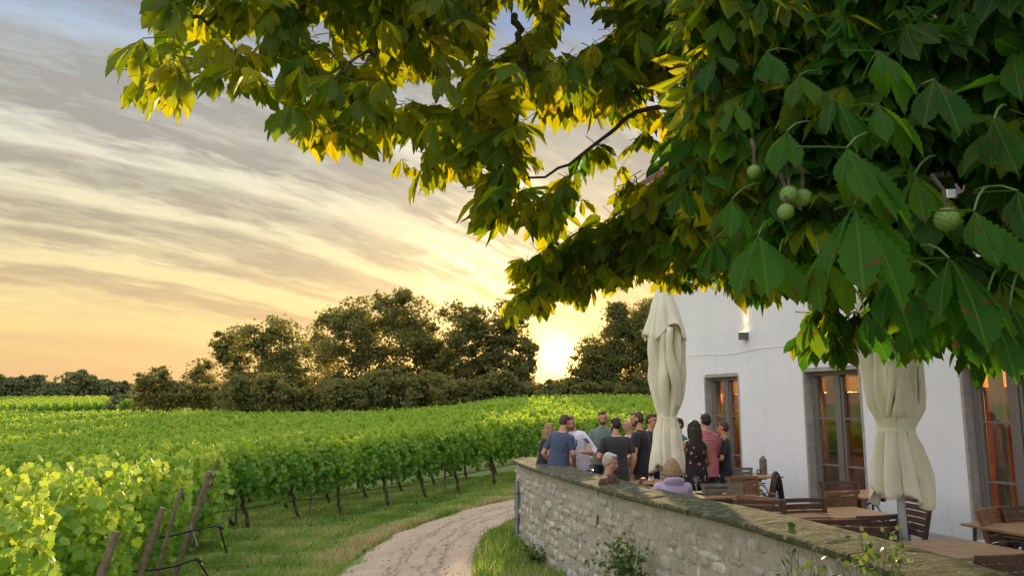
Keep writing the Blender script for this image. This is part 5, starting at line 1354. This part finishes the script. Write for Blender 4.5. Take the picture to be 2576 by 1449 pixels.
for i, (x, y, d) in enumerate(((2.35, 13.6, 0), (1.38, 13.8, 0))):
    e = empty('candle_lantern', (x, y, FLOORZ)); tag(e, ('glowing lantern low behind the man in the green polo shirt', 'small glowing lantern low beside the man in the white shirt')[i], 'lantern')
    m = MB(); m.box((0, 0, .62), (.16, .16, .02)); m.box((0, 0, .01), (.18, .18, .02))
    for sx in (-1, 1):
        for sy in (-1, 1): m.bar((sx*.07, sy*.07, 0), (sx*.07, sy*.07, .80), .012)
    m.box((0, 0, .81), (.18, .18, .02)); m.build('lantern_frame', M['drip'], e); m = MB(); m.tube([(0, 0, .63), (0, 0, .74)], .035, 14); m.build('candle', emit('candle_glow', (1, .45, .08), 3.5), e)

# ---------------------------------------------------------------- shrubs by the wall
def leafy_shrub(name, loc, label, cat, stems, nleaf, ls, matl=M['rose'], group=None, heads=None):
    e = empty(name, loc); tag(e, label, cat, group); st = MB(); P = []
    for (pts, r0) in stems:
        S, _ = poly_sample(np.array(pts, float), 10); S[1:-1] += rng.normal(0, .012, (8, 3)); st.tube([tuple(q) for q in S], list(np.linspace(r0, r0*.4, 10)), 5)
        t = rng.uniform(.2, 1.0, nleaf); idx = (t*9).astype(int).clip(0, 8); f = (t*9-idx)[:, None]; q = S[idx]*(1-f)+S[np.minimum(idx+1, 9)]*f
        P.append(q+rng.normal(0, ls*.9, (nleaf, 3)))
    st.build('stems', mat(name+'_stem', (.09, .10, .04), .7), e)
    P = np.concatenate(P); n = len(P); V, F, r, _ = inst(SL, rand_rot(n, .5)*(ls*rng.uniform(.6, 1.2, n))[:, None, None], P, SLF, R=np.clip(rng.normal(.4, .3, n), 0, 1))
    obj('leaves', np_mesh('leaves', V, F, matl, rnd=r), e)
    if heads:
        for q in heads:
            h = MB(); h.ell(tuple(q), (.012, .012, .014), 8, 6); 
            for k in range(5):
                a = k*1.256; h.add([Vector(q)+Vector((.006*math.cos(a-.6), .006*math.sin(a-.6), .01)), Vector(q)+Vector((.006*math.cos(a+.6), .006*math.sin(a+.6), .01)), Vector(q)+Vector((.032*math.cos(a), .032*math.sin(a), .018+.01*math.sin(k*2)))], [(0, 1, 2)])
            h.build('spent_flower', mat('spent_flower', (.34, .36, .18), .7), e)
    return e
def wall_shrubs():
    def near_wall(px, py, off=.22):
        # a ground point in front of the outer face along the pixel column
        S, nin, _, _ = WALL[0]; X = S-nin*off; r = X[:, 0]/X[:, 1]; i = int(np.argmin(abs(r-ray(px, py)[0]))); return X[i]
    b = near_wall(1575, 1400, .28); y = b[1]; k = y/FPX
    loc = (b[0], b[1], 0.0); H = lambda py: EZ-(py-1017)*k
    st = []
    for q in range(16):
        a = rng.uniform(-1, 1); top = (a*.17, rng.uniform(-.15, .12), H(1360)+rng.uniform(-.12, .02)); st.append(([(a*.04, 0, -.1), (a*.12, 0, .35), top], .007))
    st.append(([(0, 0, .5), (-.12, 0, H(1350)), (-.24, 0, H(1335))], .004)); st.append(([(0, 0, .5), (-.16, 0, H(1400)), (-.38, -.02, H(1385))], .004)); st.append(([(.02, 0, .6), (.02, 0, H(1345)), (.08, 0, H(1318))], .003))
    leafy_shrub('rose_bush', loc, 'small dark leafy rose bush growing against the middle of the stone wall', 'shrub', st, 34, .055)
    for (px0, tops, hd, lab) in (
            (2030, [(1985, 1345), (2010, 1372), (2045, 1365), (2060, 1395), (1975, 1420), (2050, 1430)], [(1998, 1338), (2052, 1362), (1975, 1352)], 'sparse rose stems with pale leaf clusters before the mossy coping'),
            (2190, [(2165, 1335), (2230, 1325), (2270, 1330), (2205, 1375), (2260, 1390), (2150, 1400), (2100, 1390), (2130, 1420)], [(2168, 1330), (2160, 1352), (2220, 1332), (2258, 1328), (2268, 1324), (2252, 1352), (2108, 1385), (2110, 1408), (2145, 1420), (2185, 1400), (2210, 1415), (2262, 1412), (2230, 1430)], 'tangled rose stems with many spent flower heads at the bottom right')):
        b = near_wall(px0, 1449, .30); d = b[1]; loc = (b[0], b[1], -.02); L = np.array(loc)
        st = [([(0, 0, -.1), tuple((PD((px0+x)/2, 1500, d)-L)+(0, 0, -.05)), tuple(PD(x, y, d+rng.uniform(-.06, .06))-L)], .0045) for x, y in tops]
        hs = [tuple(PD(x, y, d+rng.uniform(-.05, .05))-L) for x, y in hd]
        for x_ in hs: st.append(([tuple(np.array(x_)*.72+np.array([0, 0, .15])), tuple(np.array(x_)*.9), x_], .0028))
        leafy_shrub('rose_plant', loc, lab, 'rose', st, 5, .050, heads=hs)
    b = near_wall(1345, 1395, .15); leafy_shrub('weed_clump', (b[0], b[1], -.05), 'dark low weed clump at the foot of the wall near the drainpipe', 'weed', [([(0, 0, 0), (rng.uniform(-.1, .1), rng.uniform(-.1, .1), .15), (rng.uniform(-.22, .22), rng.uniform(-.25, .2), rng.uniform(.12, .34))], .005) for _ in range(14)], 16, .05)
    b = near_wall(1480, 1449, .2); leafy_shrub('weed_clump', (b[0], b[1], -.05), 'dark low weed clump at the foot of the wall by the rose bush', 'weed', [([(0, 0, 0), (rng.uniform(-.1, .1), rng.uniform(-.1, .1), .15), (rng.uniform(-.22, .22), rng.uniform(-.25, .2), rng.uniform(.1, .25))], .005) for _ in range(10)], 16, .05)
wall_shrubs()

# ---------------------------------------------------------------- people
SK = {'fair': mat('skin_fair', (.52, .30, .21), .55, ((.56, .26, .18), 9)), 'ruddy': mat('skin_ruddy', (.50, .23, .16), .55, ((.58, .30, .22), 9)), 'tan': mat('skin_tan', (.36, .18, .11), .55)}
HAIR = {k: mat('hair_'+k, c, .6, (tuple(x*1.9 for x in c), 60), (70, .5, .004)) for k, c in (('brown', (.045, .024, .012)), ('dark', (.012, .008, .006)), ('light', (.20, .115, .055)), ('grey', (.30, .27, .23)), ('blond', (.40, .27, .13)), ('mid', (.085, .048, .024)), ('mix', (.24, .15, .075)))}
EYEM = mat('eye_dark', (.02, .014, .012), .3); LIPM = mat('lips', (.38, .13, .11), .5)
def remesh(o, vox, smooth=4):
    m = o.modifiers.new('fuse', 'REMESH'); m.mode = 'VOXEL'; m.voxel_size = vox; m.use_smooth_shade = True
    s = o.modifiers.new('soft', 'SMOOTH'); s.factor = .5; s.iterations = smooth
def ringe(c, rx, ry, n=14, ax=None):
    """ellipse ring round c; ax = direction of the limb"""
    c = Vector(c); ax = Vector(ax or (0, 0, 1)).normalized(); ref = Vector((1, 0, 0)) if abs(ax.x) < .9 else Vector((0, 1, 0))
    y = ax.cross(ref).normalized(); x = y.cross(ax)
    return [c+x*rx*math.cos(2*math.pi*k/n)+y*ry*math.sin(2*math.pi*k/n) for k in range(n)]
def person(label, x, y, heading, h=1.80, skin='fair', hair=('brown', 'short'), top=None, sleeve='short', legs=None, el=None, hl=None, er=None, hr=None, lean=0.0, side=0.0,
           head_yaw=0.0, head_pitch=0.0, seated=False, beard=None, build=1.0, z=FLOORZ, hem=.80, collar=None, seat_h=.46, shoes=None):
    """local frame: +y in front of the person, +x to the person's right hand side (seen from behind)"""
    k = h/1.80; e = empty('person', (x, y, z), heading); tag(e, label, 'person')
    hipz = .93*k if not seated else seat_h+.10
    off = Vector((0, 0, hipz-.93*k))
    def up(p):      # lean the upper body about the hips
        v = Vector(p)*k; hp = Vector((0, 0, .93*k)); d = v-hp
        if d.z > -.05*k:
            R = Matrix.Rotation(-lean, 3, 'X')@Matrix.Rotation(side, 3, 'Y'); d = R@d
        return hp+d+off
    b = build
    SH = {s: up((s*.168*b, -.005, 1.405)) for s in (-1, 1)}
    # elbows and hands in local metres (already posed), defaults hang at the side
    EL = {-1: el, 1: er}; HA = {-1: hl, 1: hr}
    for s in (-1, 1):
        EL[s] = Vector(EL[s])*k+off if EL[s] else up((s*.245*b, -.03, 1.13)); HA[s] = Vector(HA[s])*k+off if HA[s] else up((s*.245*b, .07, .88))
    body = MB()
    neck = up((0, .0, 1.47)); hc = up((0, .028, 1.655))+Vector((0, .03*math.sin(max(0, head_pitch)), 0))
    HR = Matrix.Rotation(head_yaw, 3, 'Z')@Matrix.Rotation(-head_pitch, 3, 'X')@Matrix.Rotation(side*.5, 3, 'Y')
    def hp(p): return hc+HR@(Vector(p)*k)
    body.tube([up((0, -.015, 1.38)), neck, hc+HR@Vector((0, -.012, -.045))*k], [.068*k, .060*k, .056*k], 12)
    # skull, face, jaw, nose, brow, ears, chin
    body.ell(hp((0, -.012, .035)), (.074*k, .094*k, .085*k), 20, 14, HR); body.ell(hp((0, .022, -.035)), (.056*k, .062*k, .080*k), 18, 12, HR); body.ell(hp((0, .055, -.088)), (.026*k, .024*k, .022*k), 10, 8, HR)
    body.tube([hp((0, .082, .012)), hp((0, .098, -.018)), hp((0, .106, -.034)), hp((0, .088, -.040))], [.009*k, .013*k, .016*k, .013*k], 8); body.ell(hp((0, .070, .022)), (.050*k, .020*k, .012*k), 12, 8, HR)
    body.ell(hp((0, .080, -.064)), (.022*k, .012*k, .010*k), 10, 6, HR)
    for s in (-1, 1): body.ell(hp((s*.076, -.008, -.008)), (.010*k, .020*k, .032*k), 10, 8, HR); body.ell(hp((s*.036, .060, -.022)), (.020*k, .018*k, .02*k), 8, 6, HR)
    # trunk under the clothes
    TS = [(.86, .145, .105), (.95, .155, .112), (1.05, .145, .105), (1.15, .140, .102), (1.27, .158, .112), (1.36, .170, .108), (1.43, .150, .088), (1.475, .075, .068)]
    def trunk(m, grow, z0, z1, n=18, flare=0.0):
        rr = []
        for (zz, rx, ry) in TS:
            if z0-.001 <= zz <= z1+.001: rr.append((zz, rx, ry))
        zs = [z0]+[r[0] for r in rr if r[0] > z0+.02]; out = []
        for zz in zs:
            rx = np.interp(zz, [t[0] for t in TS], [t[1] for t in TS]); ry = np.interp(zz, [t[0] for t in TS], [t[2] for t in TS])
            f = flare*max(0, (1.2-zz)/.4); c = up((0, 0, zz)); ax = up((0, 0, zz+.02))-c if zz > .9 else Vector((0, 0, 1))
            out.append(ringe(c, (rx*b+grow+f)*k, (ry*b*b+grow+f)*k, n, ax))
        m.rings(out)
    trunk(body, -.008, .86, 1.475)
    for s in (-1, 1):
        S_, E_, H_ = SH[s], EL[s], HA[s]
        body.tube([S_+Vector((-s*.03, 0, 0))*k, S_.lerp(E_, .3), E_, E_.lerp(H_, .3), H_.lerp(E_, .12), H_], [.047*k*b, .046*k*b, .038*k*b, .040*k*b, .029*k, .026*k], 12); body.ell(S_, (.047*k*b,)*3, 10, 8); body.tube([up((s*.04, -.012, 1.462)), S_], [.045*k, .044*k*b], 10)
        # hand: palm, four curled fingers of unequal length, thumb from the side
        d = (H_-E_).normalized(); sd = d.cross(Vector((0, 0, 1)) if abs(d.z) < .8 else Vector((0, 1, 0))).normalized(); nn = sd.cross(d)
        pc = H_+d*.045*k; body.ell(tuple(pc), (.034*k, .017*k, .046*k), 12, 8, Matrix((sd, nn, d)).transposed())
        for q, ln in enumerate((.066, .078, .074, .056)):
            a = H_+d*.078*k+sd*(q-1.5)*.0175*k; curl = .5+.12*q
            p1 = a+d*ln*.45*k-nn*ln*.12*k; p2 = p1+d*ln*.30*k-nn*ln*(.25+.2*curl)*k; p3 = p2+d*ln*.08*k-nn*ln*.30*k
            body.tube([a-d*.012*k, p1, p2, p3], [.0095*k, .0088*k, .008*k, .0065*k], 7)
        t0 = H_+d*.02*k-sd*s*.026*k; body.tube([t0, t0+d*.028*k-sd*s*.022*k-nn*.01*k, t0+d*.056*k-sd*s*.022*k-nn*.022*k], [.013*k, .0105*k, .008*k], 7)
    # legs
    LG = {}
    for s in (-1, 1):
        hpj = Vector((s*.092*k, 0, hipz-.02))
        if seated: kn = Vector((s*.12*k, .44*k, seat_h+.06)); an = Vector((s*.12*k, .46*k, .08))
        else: kn = Vector((s*.105*k, .025, .50*k)); an = Vector((s*.115*k, -.02, .085*k))
        LG[s] = (hpj, kn, an); body.tube([hpj, hpj.lerp(kn, .5), kn, kn.lerp(an, .3), an.lerp(kn, .1), an-Vector((0, 0, .03))], [.082*k, .070*k, .052*k, .050*k, .036*k, .038*k], 12)
        body.tube([an+Vector((0, -.03, -.045)), an+Vector((0, .05, -.05)), an+Vector((s*.01, .13, -.06))], [.034*k, .034*k, .026*k], 10)
    o = body.build('body', SK[skin], e); remesh(o, .0085, 3)
    # face details
    for s in (-1, 1): m = MB(); m.ell(tuple(hp((s*.031, .0825, .002))), (.0105*k, .006*k, .0052*k), 8, 6, HR); m.build('eye', EYEM, e)
    for s in (-1, 1): m = MB(); m.tube([hp((s*.016, .089, .019)), hp((s*.034, .086, .024)), hp((s*.050, .074, .018))], [.003*k, .0042*k, .0025*k], 6); m.build('eyebrow', HAIR[hair[0]] if hair[0] not in ('blond',) else HAIR['light'], e)
    m = MB(); m.ell(tuple(hp((0, .0905, -.066))), (.022*k, .005*k, .0055*k), 10, 6, HR); m.build('lips', LIPM, e)
    # hair
    hm = MB(); hc_, hs = hair
    hm.ell(tuple(hp((0, -.024, .045))), (.079*k, .092*k, .080*k), 20, 14, HR); hm.ell(tuple(hp((0, -.050, .005))), (.078*k, .068*k, .085*k), 18, 12, HR)
    hm.ell(tuple(hp((.012, .045, .092))), (.056*k, .040*k, .026*k), 14, 8, HR)
    if hs == 'fringe': hm.ell(tuple(hp((0, .062, .058))), (.066*k, .028*k, .036*k), 14, 8, HR)
    if hs in ('long', 'verylong'):
        L = .36 if hs == 'long' else .42
        dn = Vector((0, 0, -1)); base = hp((0, -.07, -.01))
        hm.rings([ringe(base+Vector((0, -.012-.03*f, -L*f*k)), (.088-.010*f+.016*math.sin(f*3))*k*(1 if f < .85 else .7), (.058-.020*f)*k, 16) for f in (0, .12, .25, .4, .55, .7, .85, 1)])
        for s in (-1, 1): hm.tube([hp((s*.070, .0, .06)), hp((s*.088, -.012, -.03)), hp((s*.088, -.03, -.13)), base+Vector((s*.07, .02, -.26*k))], [.03*k, .032*k, .032*k, .02*k], 8)
    if hs == 'bob':
        hm.rings([ringe(hp((0, -.035+.0*f, .06-.19*f)), (.088+.036*math.sin(f*2.6)+.006*math.sin(f*19))*k, (.078+.028*math.sin(f*2.6))*k, 18) for f in (0, .15, .3, .45, .6, .75, .9)])
    if hs == 'hairband': hm.tube([hp((-.075, -.02, .10)), hp((0, -.03, .142)), hp((.075, -.02, .10))], .012*k, 8)
    o = hm.build('hair', HAIR[hc_], e); remesh(o, .009, 2)
    dsp = o.modifiers.new('strands', 'DISPLACE'); dsp.strength = .012*k; dsp.mid_level = .5
    tx = bpy.data.textures.get('hair_noise') or bpy.data.textures.new('hair_noise', 'CLOUDS'); tx.noise_scale = .018; dsp.texture = tx
    if beard:
        bm = MB(); bm.ell(tuple(hp((0, .034, -.078))), (.058*k, .058*k, .042*k), 16, 10, HR)
        for s in (-1, 1): bm.ell(tuple(hp((s*.052, .012, -.045))), (.014*k, .034*k, .04*k), 10, 8, HR)
        bm.tube([hp((-.024, .088, -.056)), hp((0, .096, -.051)), hp((.024, .088, -.056))], .0055*k, 6); o = bm.build('beard', HAIR[beard], e); remesh(o, .008, 2)
    # clothes
    if top is not None:
        c = MB(); trunk(c, .014, hem, 1.475, 22, .03)
        for s in (-1, 1):
            S_, E_, H_ = SH[s], EL[s], HA[s]
            if sleeve == 'short': c.tube([S_+Vector((-s*.04, 0, .0))*k, S_, S_.lerp(E_, .45), S_.lerp(E_, .72)], [.050*k*b, .056*k*b, .056*k*b, .059*k*b], 14)
            elif sleeve == 'long': c.tube([S_+Vector((-s*.04, 0, .0))*k, S_, S_.lerp(E_, .5), E_, E_.lerp(H_, .5), E_.lerp(H_, .93)], [.052*k*b, .059*k*b, .057*k*b, .054*k*b, .047*k*b, .042*k], 14)
            elif sleeve == 'rolled': c.tube([S_+Vector((-s*.04, 0, .0))*k, S_, S_.lerp(E_, .5), E_, E_.lerp(H_, .28)], [.050*k*b, .057*k*b, .055*k*b, .053*k*b, .050*k*b], 14)
            else: c.tube([S_+Vector((-s*.09, 0, .01))*k, S_+Vector((-s*.02, 0, .0))*k], [.058*k, .050*k], 12)
            if sleeve != 'none': c.ell(S_, (.056*k*b,)*3, 12, 8); c.tube([up((s*.055, -.012, 1.462)), S_+Vector((-s*.02, 0, .004))*k], [.040*k, .052*k*b], 12)
        o = c.build('top', top, e); remesh(o, .011, 5)
        dsp = o.modifiers.new('folds', 'DISPLACE'); dsp.strength = .020; dsp.mid_level = .5
        tx = bpy.data.textures.get('fold_noise') or bpy.data.textures.new('fold_noise', 'CLOUDS'); tx.noise_scale = .13; dsp.texture = tx
        if collar:
            cl = MB(); nk = up((0, -.005, 1.475)); r0 = ringe(nk+Vector((0, 0, -.02)), .088*k, .082*k, 18); r1 = ringe(nk+Vector((0, 0, .022)), .072*k, .070*k, 18); r2 = ringe(nk+Vector((0, 0, -.02)), .096*k, .092*k, 18); cl.rings([r0, r1, r2], cap=False)
            o = cl.build('collar', collar, e, smooth=True); so_ = o.modifiers.new('s', 'SOLIDIFY'); so_.thickness = .004
    if legs is not None:
        c = MB(); c.rings([ringe((0, 0, hipz+dz), (.155*b+.012)*k, (.115*b*b+.012)*k, 20) for dz in (-.10*k, -.02*k, .06*k, .10*k)])
        for s in (-1, 1):
            hpj, kn, an = LG[s]; c.tube([hpj, hpj.lerp(kn, .5), kn, kn.lerp(an, .5), an+Vector((0, 0, .0))], [.098*k*b, .084*k*b, .066*k, .062*k, .058*k], 14)
        o = c.build('trousers', legs, e); remesh(o, .013, 4)
        for s in (-1, 1):
            c = MB(); an = LG[s][2]; c.tube([an+Vector((0, -.045, -.050)), an+Vector((0, .03, -.042)), an+Vector((0, .10, -.058)), an+Vector((s*.012, .165, -.066))], [.040, .046, .040, .026], 12)
            o = c.build('shoe', shoes or M['drip'], e); remesh(o, .012, 3)
    e['_up'] = 0; del e['_up']
    return e, hp, up, HA
C = dict(navy=cloth('navy_cotton', (.045, .065, .125), (.06, .08, .15)), white=cloth('white_shirt', (.74, .76, .84), (.66, .69, .80)), green=cloth('grey_green_pique', (.105, .160, .155), (.13, .19, .185)), char=cloth('charcoal_cotton', (.022, .022, .026), (.03, .03, .034)),
         black=cloth('black_cotton', (.008, .008, .012), (.012, .012, .017)), lilac=cloth('lilac_fleece', (.50, .40, .56), (.44, .35, .50)), teal=cloth('teal_cotton', (.01, .15, .19)), jean=cloth('dark_denim', (.016, .022, .042), (.025, .035, .06)), grey=cloth('grey_denim', (.23, .25, .29), (.3, .32, .36)),
         olive=cloth('olive_cotton', (.05, .052, .045)), brown=cloth('rust_jacket', (.11, .040, .014), (.05, .022, .012)), pink=cloth('pale_pink', (.66, .50, .55)), dkgrey=cloth('dark_jacket', (.04, .04, .045)), darkgreen=cloth('dark_green_cotton', (.012, .035, .025)))
def pattern_mats():
    m = bpy.data.materials.new('red_check'); m.use_nodes = True; T = NT(m.node_tree); b = T.n['Principled BSDF']; P_ = T.new('ShaderNodeTexCoord').outputs['Object']; x, y, z = T.sep(P_)
    def st(v, f): return T.math('GREATER_THAN', T.math('FRACT', T.math('MULTIPLY', v, f)), .58)
    g = T.math('MULTIPLY', T.math('ADD', st(T.math('ADD', x, T.math('MULTIPLY', y, .7)), 38.0), st(z, 38.0)), .5); c = T.mix(g, (.34, .018, .035), (.62, .30, .33)); T.set(b.inputs['Base Color'], c); b.inputs['Roughness'].default_value = .85
    k = bpy.data.materials.new('dark_floral'); k.use_nodes = True; T = NT(k.node_tree); b = T.n['Principled BSDF']; P_ = T.new('ShaderNodeTexCoord').outputs['Object']
    v = T.new('ShaderNodeTexVoronoi'); v.inputs['Scale'].default_value = 15; T.l.new(P_, v.inputs['Vector']); v.inputs['Randomness'].default_value = .9
    w = T.math('ADD', v.outputs['Distance'], T.math('MULTIPLY', T.math('SUBTRACT', T.noise(P_, 70.0, 3, .6), .5), .35))
    s = T.sep(v.outputs['Color'])[0]; f = T.math('MULTIPLY', T.maprange(w, .30, .34, 1.0, 0.0), T.math('GREATER_THAN', s, .52)); ctr = T.maprange(w, .10, .14, 1.0, 0.0)
    c = T.mix(f, (.012, .010, .013), (.46, .20, .18)); c = T.mix(T.math('MULTIPLY', ctr, f), c, (.55, .42, .2)); T.set(b.inputs['Base Color'], c); b.inputs['Roughness'].default_value = .8
    return m, k
C['check'], C['floral'] = pattern_mats()
def build_people():
    R = rad
    def xy(px, d): p = PD(px, 1100, d); return float(p[0]), float(p[1])
    # local frame reminder: heading 0 looks away from the camera, 180 looks at it, +90 looks to the left
    x, y = xy(1366, 13.7); person('young woman with long light brown hair in a dark sleeveless top leaning on the wall', x, y, R(-58), 1.66, hair=('light', 'long'), top=C['black'], sleeve='none', legs=C['jean'], er=(.24, -.06, 1.10), hr=(.16, .20, 1.00), el=(-.22, .05, 1.14), hl=(-.10, .26, 1.05), lean=R(10), head_yaw=R(-12))
    x, y = xy(1404, 13.25); person('man in a navy blue t-shirt seen from behind bowing his head by the wall', x, y, R(-32), 1.81, hair=('brown', 'short'), top=C['navy'], legs=C['jean'], er=(.27, .03, 1.12), hr=(.16, .28, .95), el=(-.27, -.04, 1.12), hl=(-.20, .18, .93), lean=R(7), side=R(5), head_yaw=R(-10), head_pitch=R(26), build=1.06)
    x, y = xy(1462, 13.9); _, hp, up, HA = person('bearded man in a white shirt leaning over with a phone and a wine glass', x, y, R(155), 1.80, skin='ruddy', hair=('mid', 'short'), beard='mid', top=C['white'], sleeve='rolled', legs=C['grey'], er=(.24, .10, 1.12), hr=(.10, .34, 1.02), el=(-.30, .06, 1.12), hl=(-.13, .30, 1.13), lean=R(8), side=R(12), head_yaw=R(30), head_pitch=R(12), collar=C['white'], hem=.78)
    x, y = xy(1517, 14.1); person('dark haired man in a grey green polo shirt smiling towards the camera', x, y, R(172), 1.86, hair=('brown', 'short'), beard='brown', top=C['green'], legs=C['jean'], er=(.29, .02, 1.14), hr=(.06, .25, 1.10), el=(-.28, .0, 1.14), hl=(-.05, .28, 1.02), head_yaw=R(8), head_pitch=R(8), collar=C['green'], build=1.05, hem=.86)
    x, y = xy(1549, 12.6); person('broad man in a charcoal t-shirt with his back to the camera', x, y, R(8), 1.76, hair=('dark', 'short'), beard='dark', top=C['char'], legs=C['dkgrey'], er=(.30, -.04, 1.13), hr=(.27, .06, .90), el=(-.30, -.04, 1.14), hl=(-.16, .22, 1.05), head_yaw=R(24), head_pitch=R(14), build=1.18, hem=.76)
    x, y = xy(1584, 13.9); person('short haired blond person in pale pink raising one hand to the face', x, y, R(120), 1.72, hair=('blond', 'short'), top=C['pink'], legs=C['grey'], er=(.26, .10, 1.20), hr=(.12, .26, 1.48), el=(-.24, .05, 1.14), hl=(-.12, .25, 1.05), head_yaw=R(-10))
    x, y = xy(1615, 12.9); person('tall bearded man in a black t-shirt turned left with hands on the table', x, y, R(62), 1.86, hair=('brown', 'short'), beard='brown', top=C['black'], legs=C['olive'], el=(-.31, .02, 1.14), hl=(-.28, .16, .90), er=(.28, .0, 1.14), hr=(.20, .2, .92), head_yaw=R(18), head_pitch=R(8), build=1.13, lean=R(4), hem=.80)
    x, y = xy(1637, 13.6); person('young man with cropped dark hair looking right from behind the closed parasol', x, y, R(-128), 1.82, hair=('brown', 'short'), top=C['darkgreen'], legs=C['jean'], head_pitch=R(5))
    x, y = xy(1709, 13.6); person('person in a teal t-shirt mostly hidden behind the closed parasol', x, y, R(110), 1.74, hair=('dark', 'short'), top=C['teal'], legs=C['jean'], er=(.25, .08, 1.12), hr=(.14, .28, 1.02))
    x, y = xy(1748, 11.9); person('woman with very long black hair in a sleeveless dark floral top seen from behind', x, y, R(-6), 1.74, skin='tan', hair=('dark', 'verylong'), top=C['floral'], sleeve='none', legs=C['black'], el=(-.27, -.02, 1.12), hl=(-.29, .05, .86), er=(.22, .05, 1.12), hr=(.10, .22, 1.0), head_yaw=R(6), hem=.78)
    x, y = xy(1777, 12.9); person('man in a red and white checked shirt with his back to the camera', x, y, R(14), 1.83, hair=('dark', 'short'), top=C['check'], sleeve='rolled', legs=C['dkgrey'], el=(-.25, .05, 1.12), hl=(-.10, .27, 1.02), er=(.26, .05, 1.12), hr=(.12, .27, 1.0), head_yaw=R(6), collar=C['check'], hem=.77)
    x, y = xy(1822, 13.1); person('slim boy in a black t-shirt with dark fringe standing in profile by the first window', x, y, R(68), 1.70, hair=('brown', 'fringe'), top=C['black'], legs=C['jean'], el=(-.22, .03, 1.12), hl=(-.02, .24, 1.06), er=(.22, .03, 1.12), hr=(.06, .24, 1.04), build=.92, hem=.84)
    x, y = xy(1529, 10.35); person('grey haired man in a rust brown jacket sitting behind the wall', x, y, R(-120), 1.76, seat_h=.39, skin='ruddy', hair=('grey', 'short'), top=C['brown'], sleeve='long', legs=C['dkgrey'], seated=True, er=(.24, .20, 1.10), hr=(.06, .30, 1.30), el=(-.24, .24, 1.12), hl=(-.12, .40, 1.38), head_pitch=R(10), build=1.1, collar=C['dkgrey'])
    x, y = xy(1688, 9.75); person('blond woman in a lilac hooded sweater sitting with her back to the camera', x, y, R(4), 1.68, seat_h=.40, hair=('mix', 'bob'), top=C['lilac'], sleeve='long', legs=C['jean'], seated=True, el=(-.26, .06, 1.12), hl=(-.14, .30, 1.15), er=(.26, .06, 1.12), hr=(.14, .30, 1.15), build=1.16, head_pitch=R(8))
    # hood of the sweater
    m = MB(); L = Vector((x, y, FLOORZ))
    return x, y
hx, hy = build_people()
m = MB(); m.rings([ringe((0, -.10, z), rx, ry, 18, (0, .25, 1)) for z, rx, ry in ((.97, .05, .03), (1.00, .115, .055), (1.04, .135, .068), (1.075, .115, .062), (1.085, .07, .04))])
o = m.build('hood', C['lilac']); o.parent = [k for k in bpy.data.objects if k.get('label', '').startswith('blond woman in a lilac')][0]; o.location = (0, .02, -.02); remesh(o, .010, 5)
def small_props():
    p = PD(1447, 1123, 13.35); e = empty('wine_glass', tuple(p-np.array([0, 0, .10]))); bpy.data.objects.remove(e)
    glass_stem(float(p[0]), float(p[1]), float(p[2])-.10, 'wine glass held low in front of the white shirt', 1.0, True)
    p = PD(1476, 1108, 13.5); m = MB(); m.box((0, 0, 0), (.075, .15, .009), Matrix.Rotation(.5, 3, 'X')); o = m.build('mobile_phone', M['drip'], loc=tuple(p), bevel=.003); o.rotation_euler = (0, 0, .4); tag(o, 'dark mobile phone held up by the man in the white shirt', 'phone')
    p = PD(1436, 1113, 13.4); m = MB()
    for s in (-1, 1): m.ell((s*.033, 0, 0), (.028, .006, .022), 12, 8)
    m.tube([(-.01, 0, .005), (.01, 0, .005)], .003, 6); o = m.build('sunglasses', M['drip'], loc=tuple(p)); o.rotation_euler = (0, .9, .2); tag(o, 'dark sunglasses hooked on the front of the white shirt', 'sunglasses')
small_props()
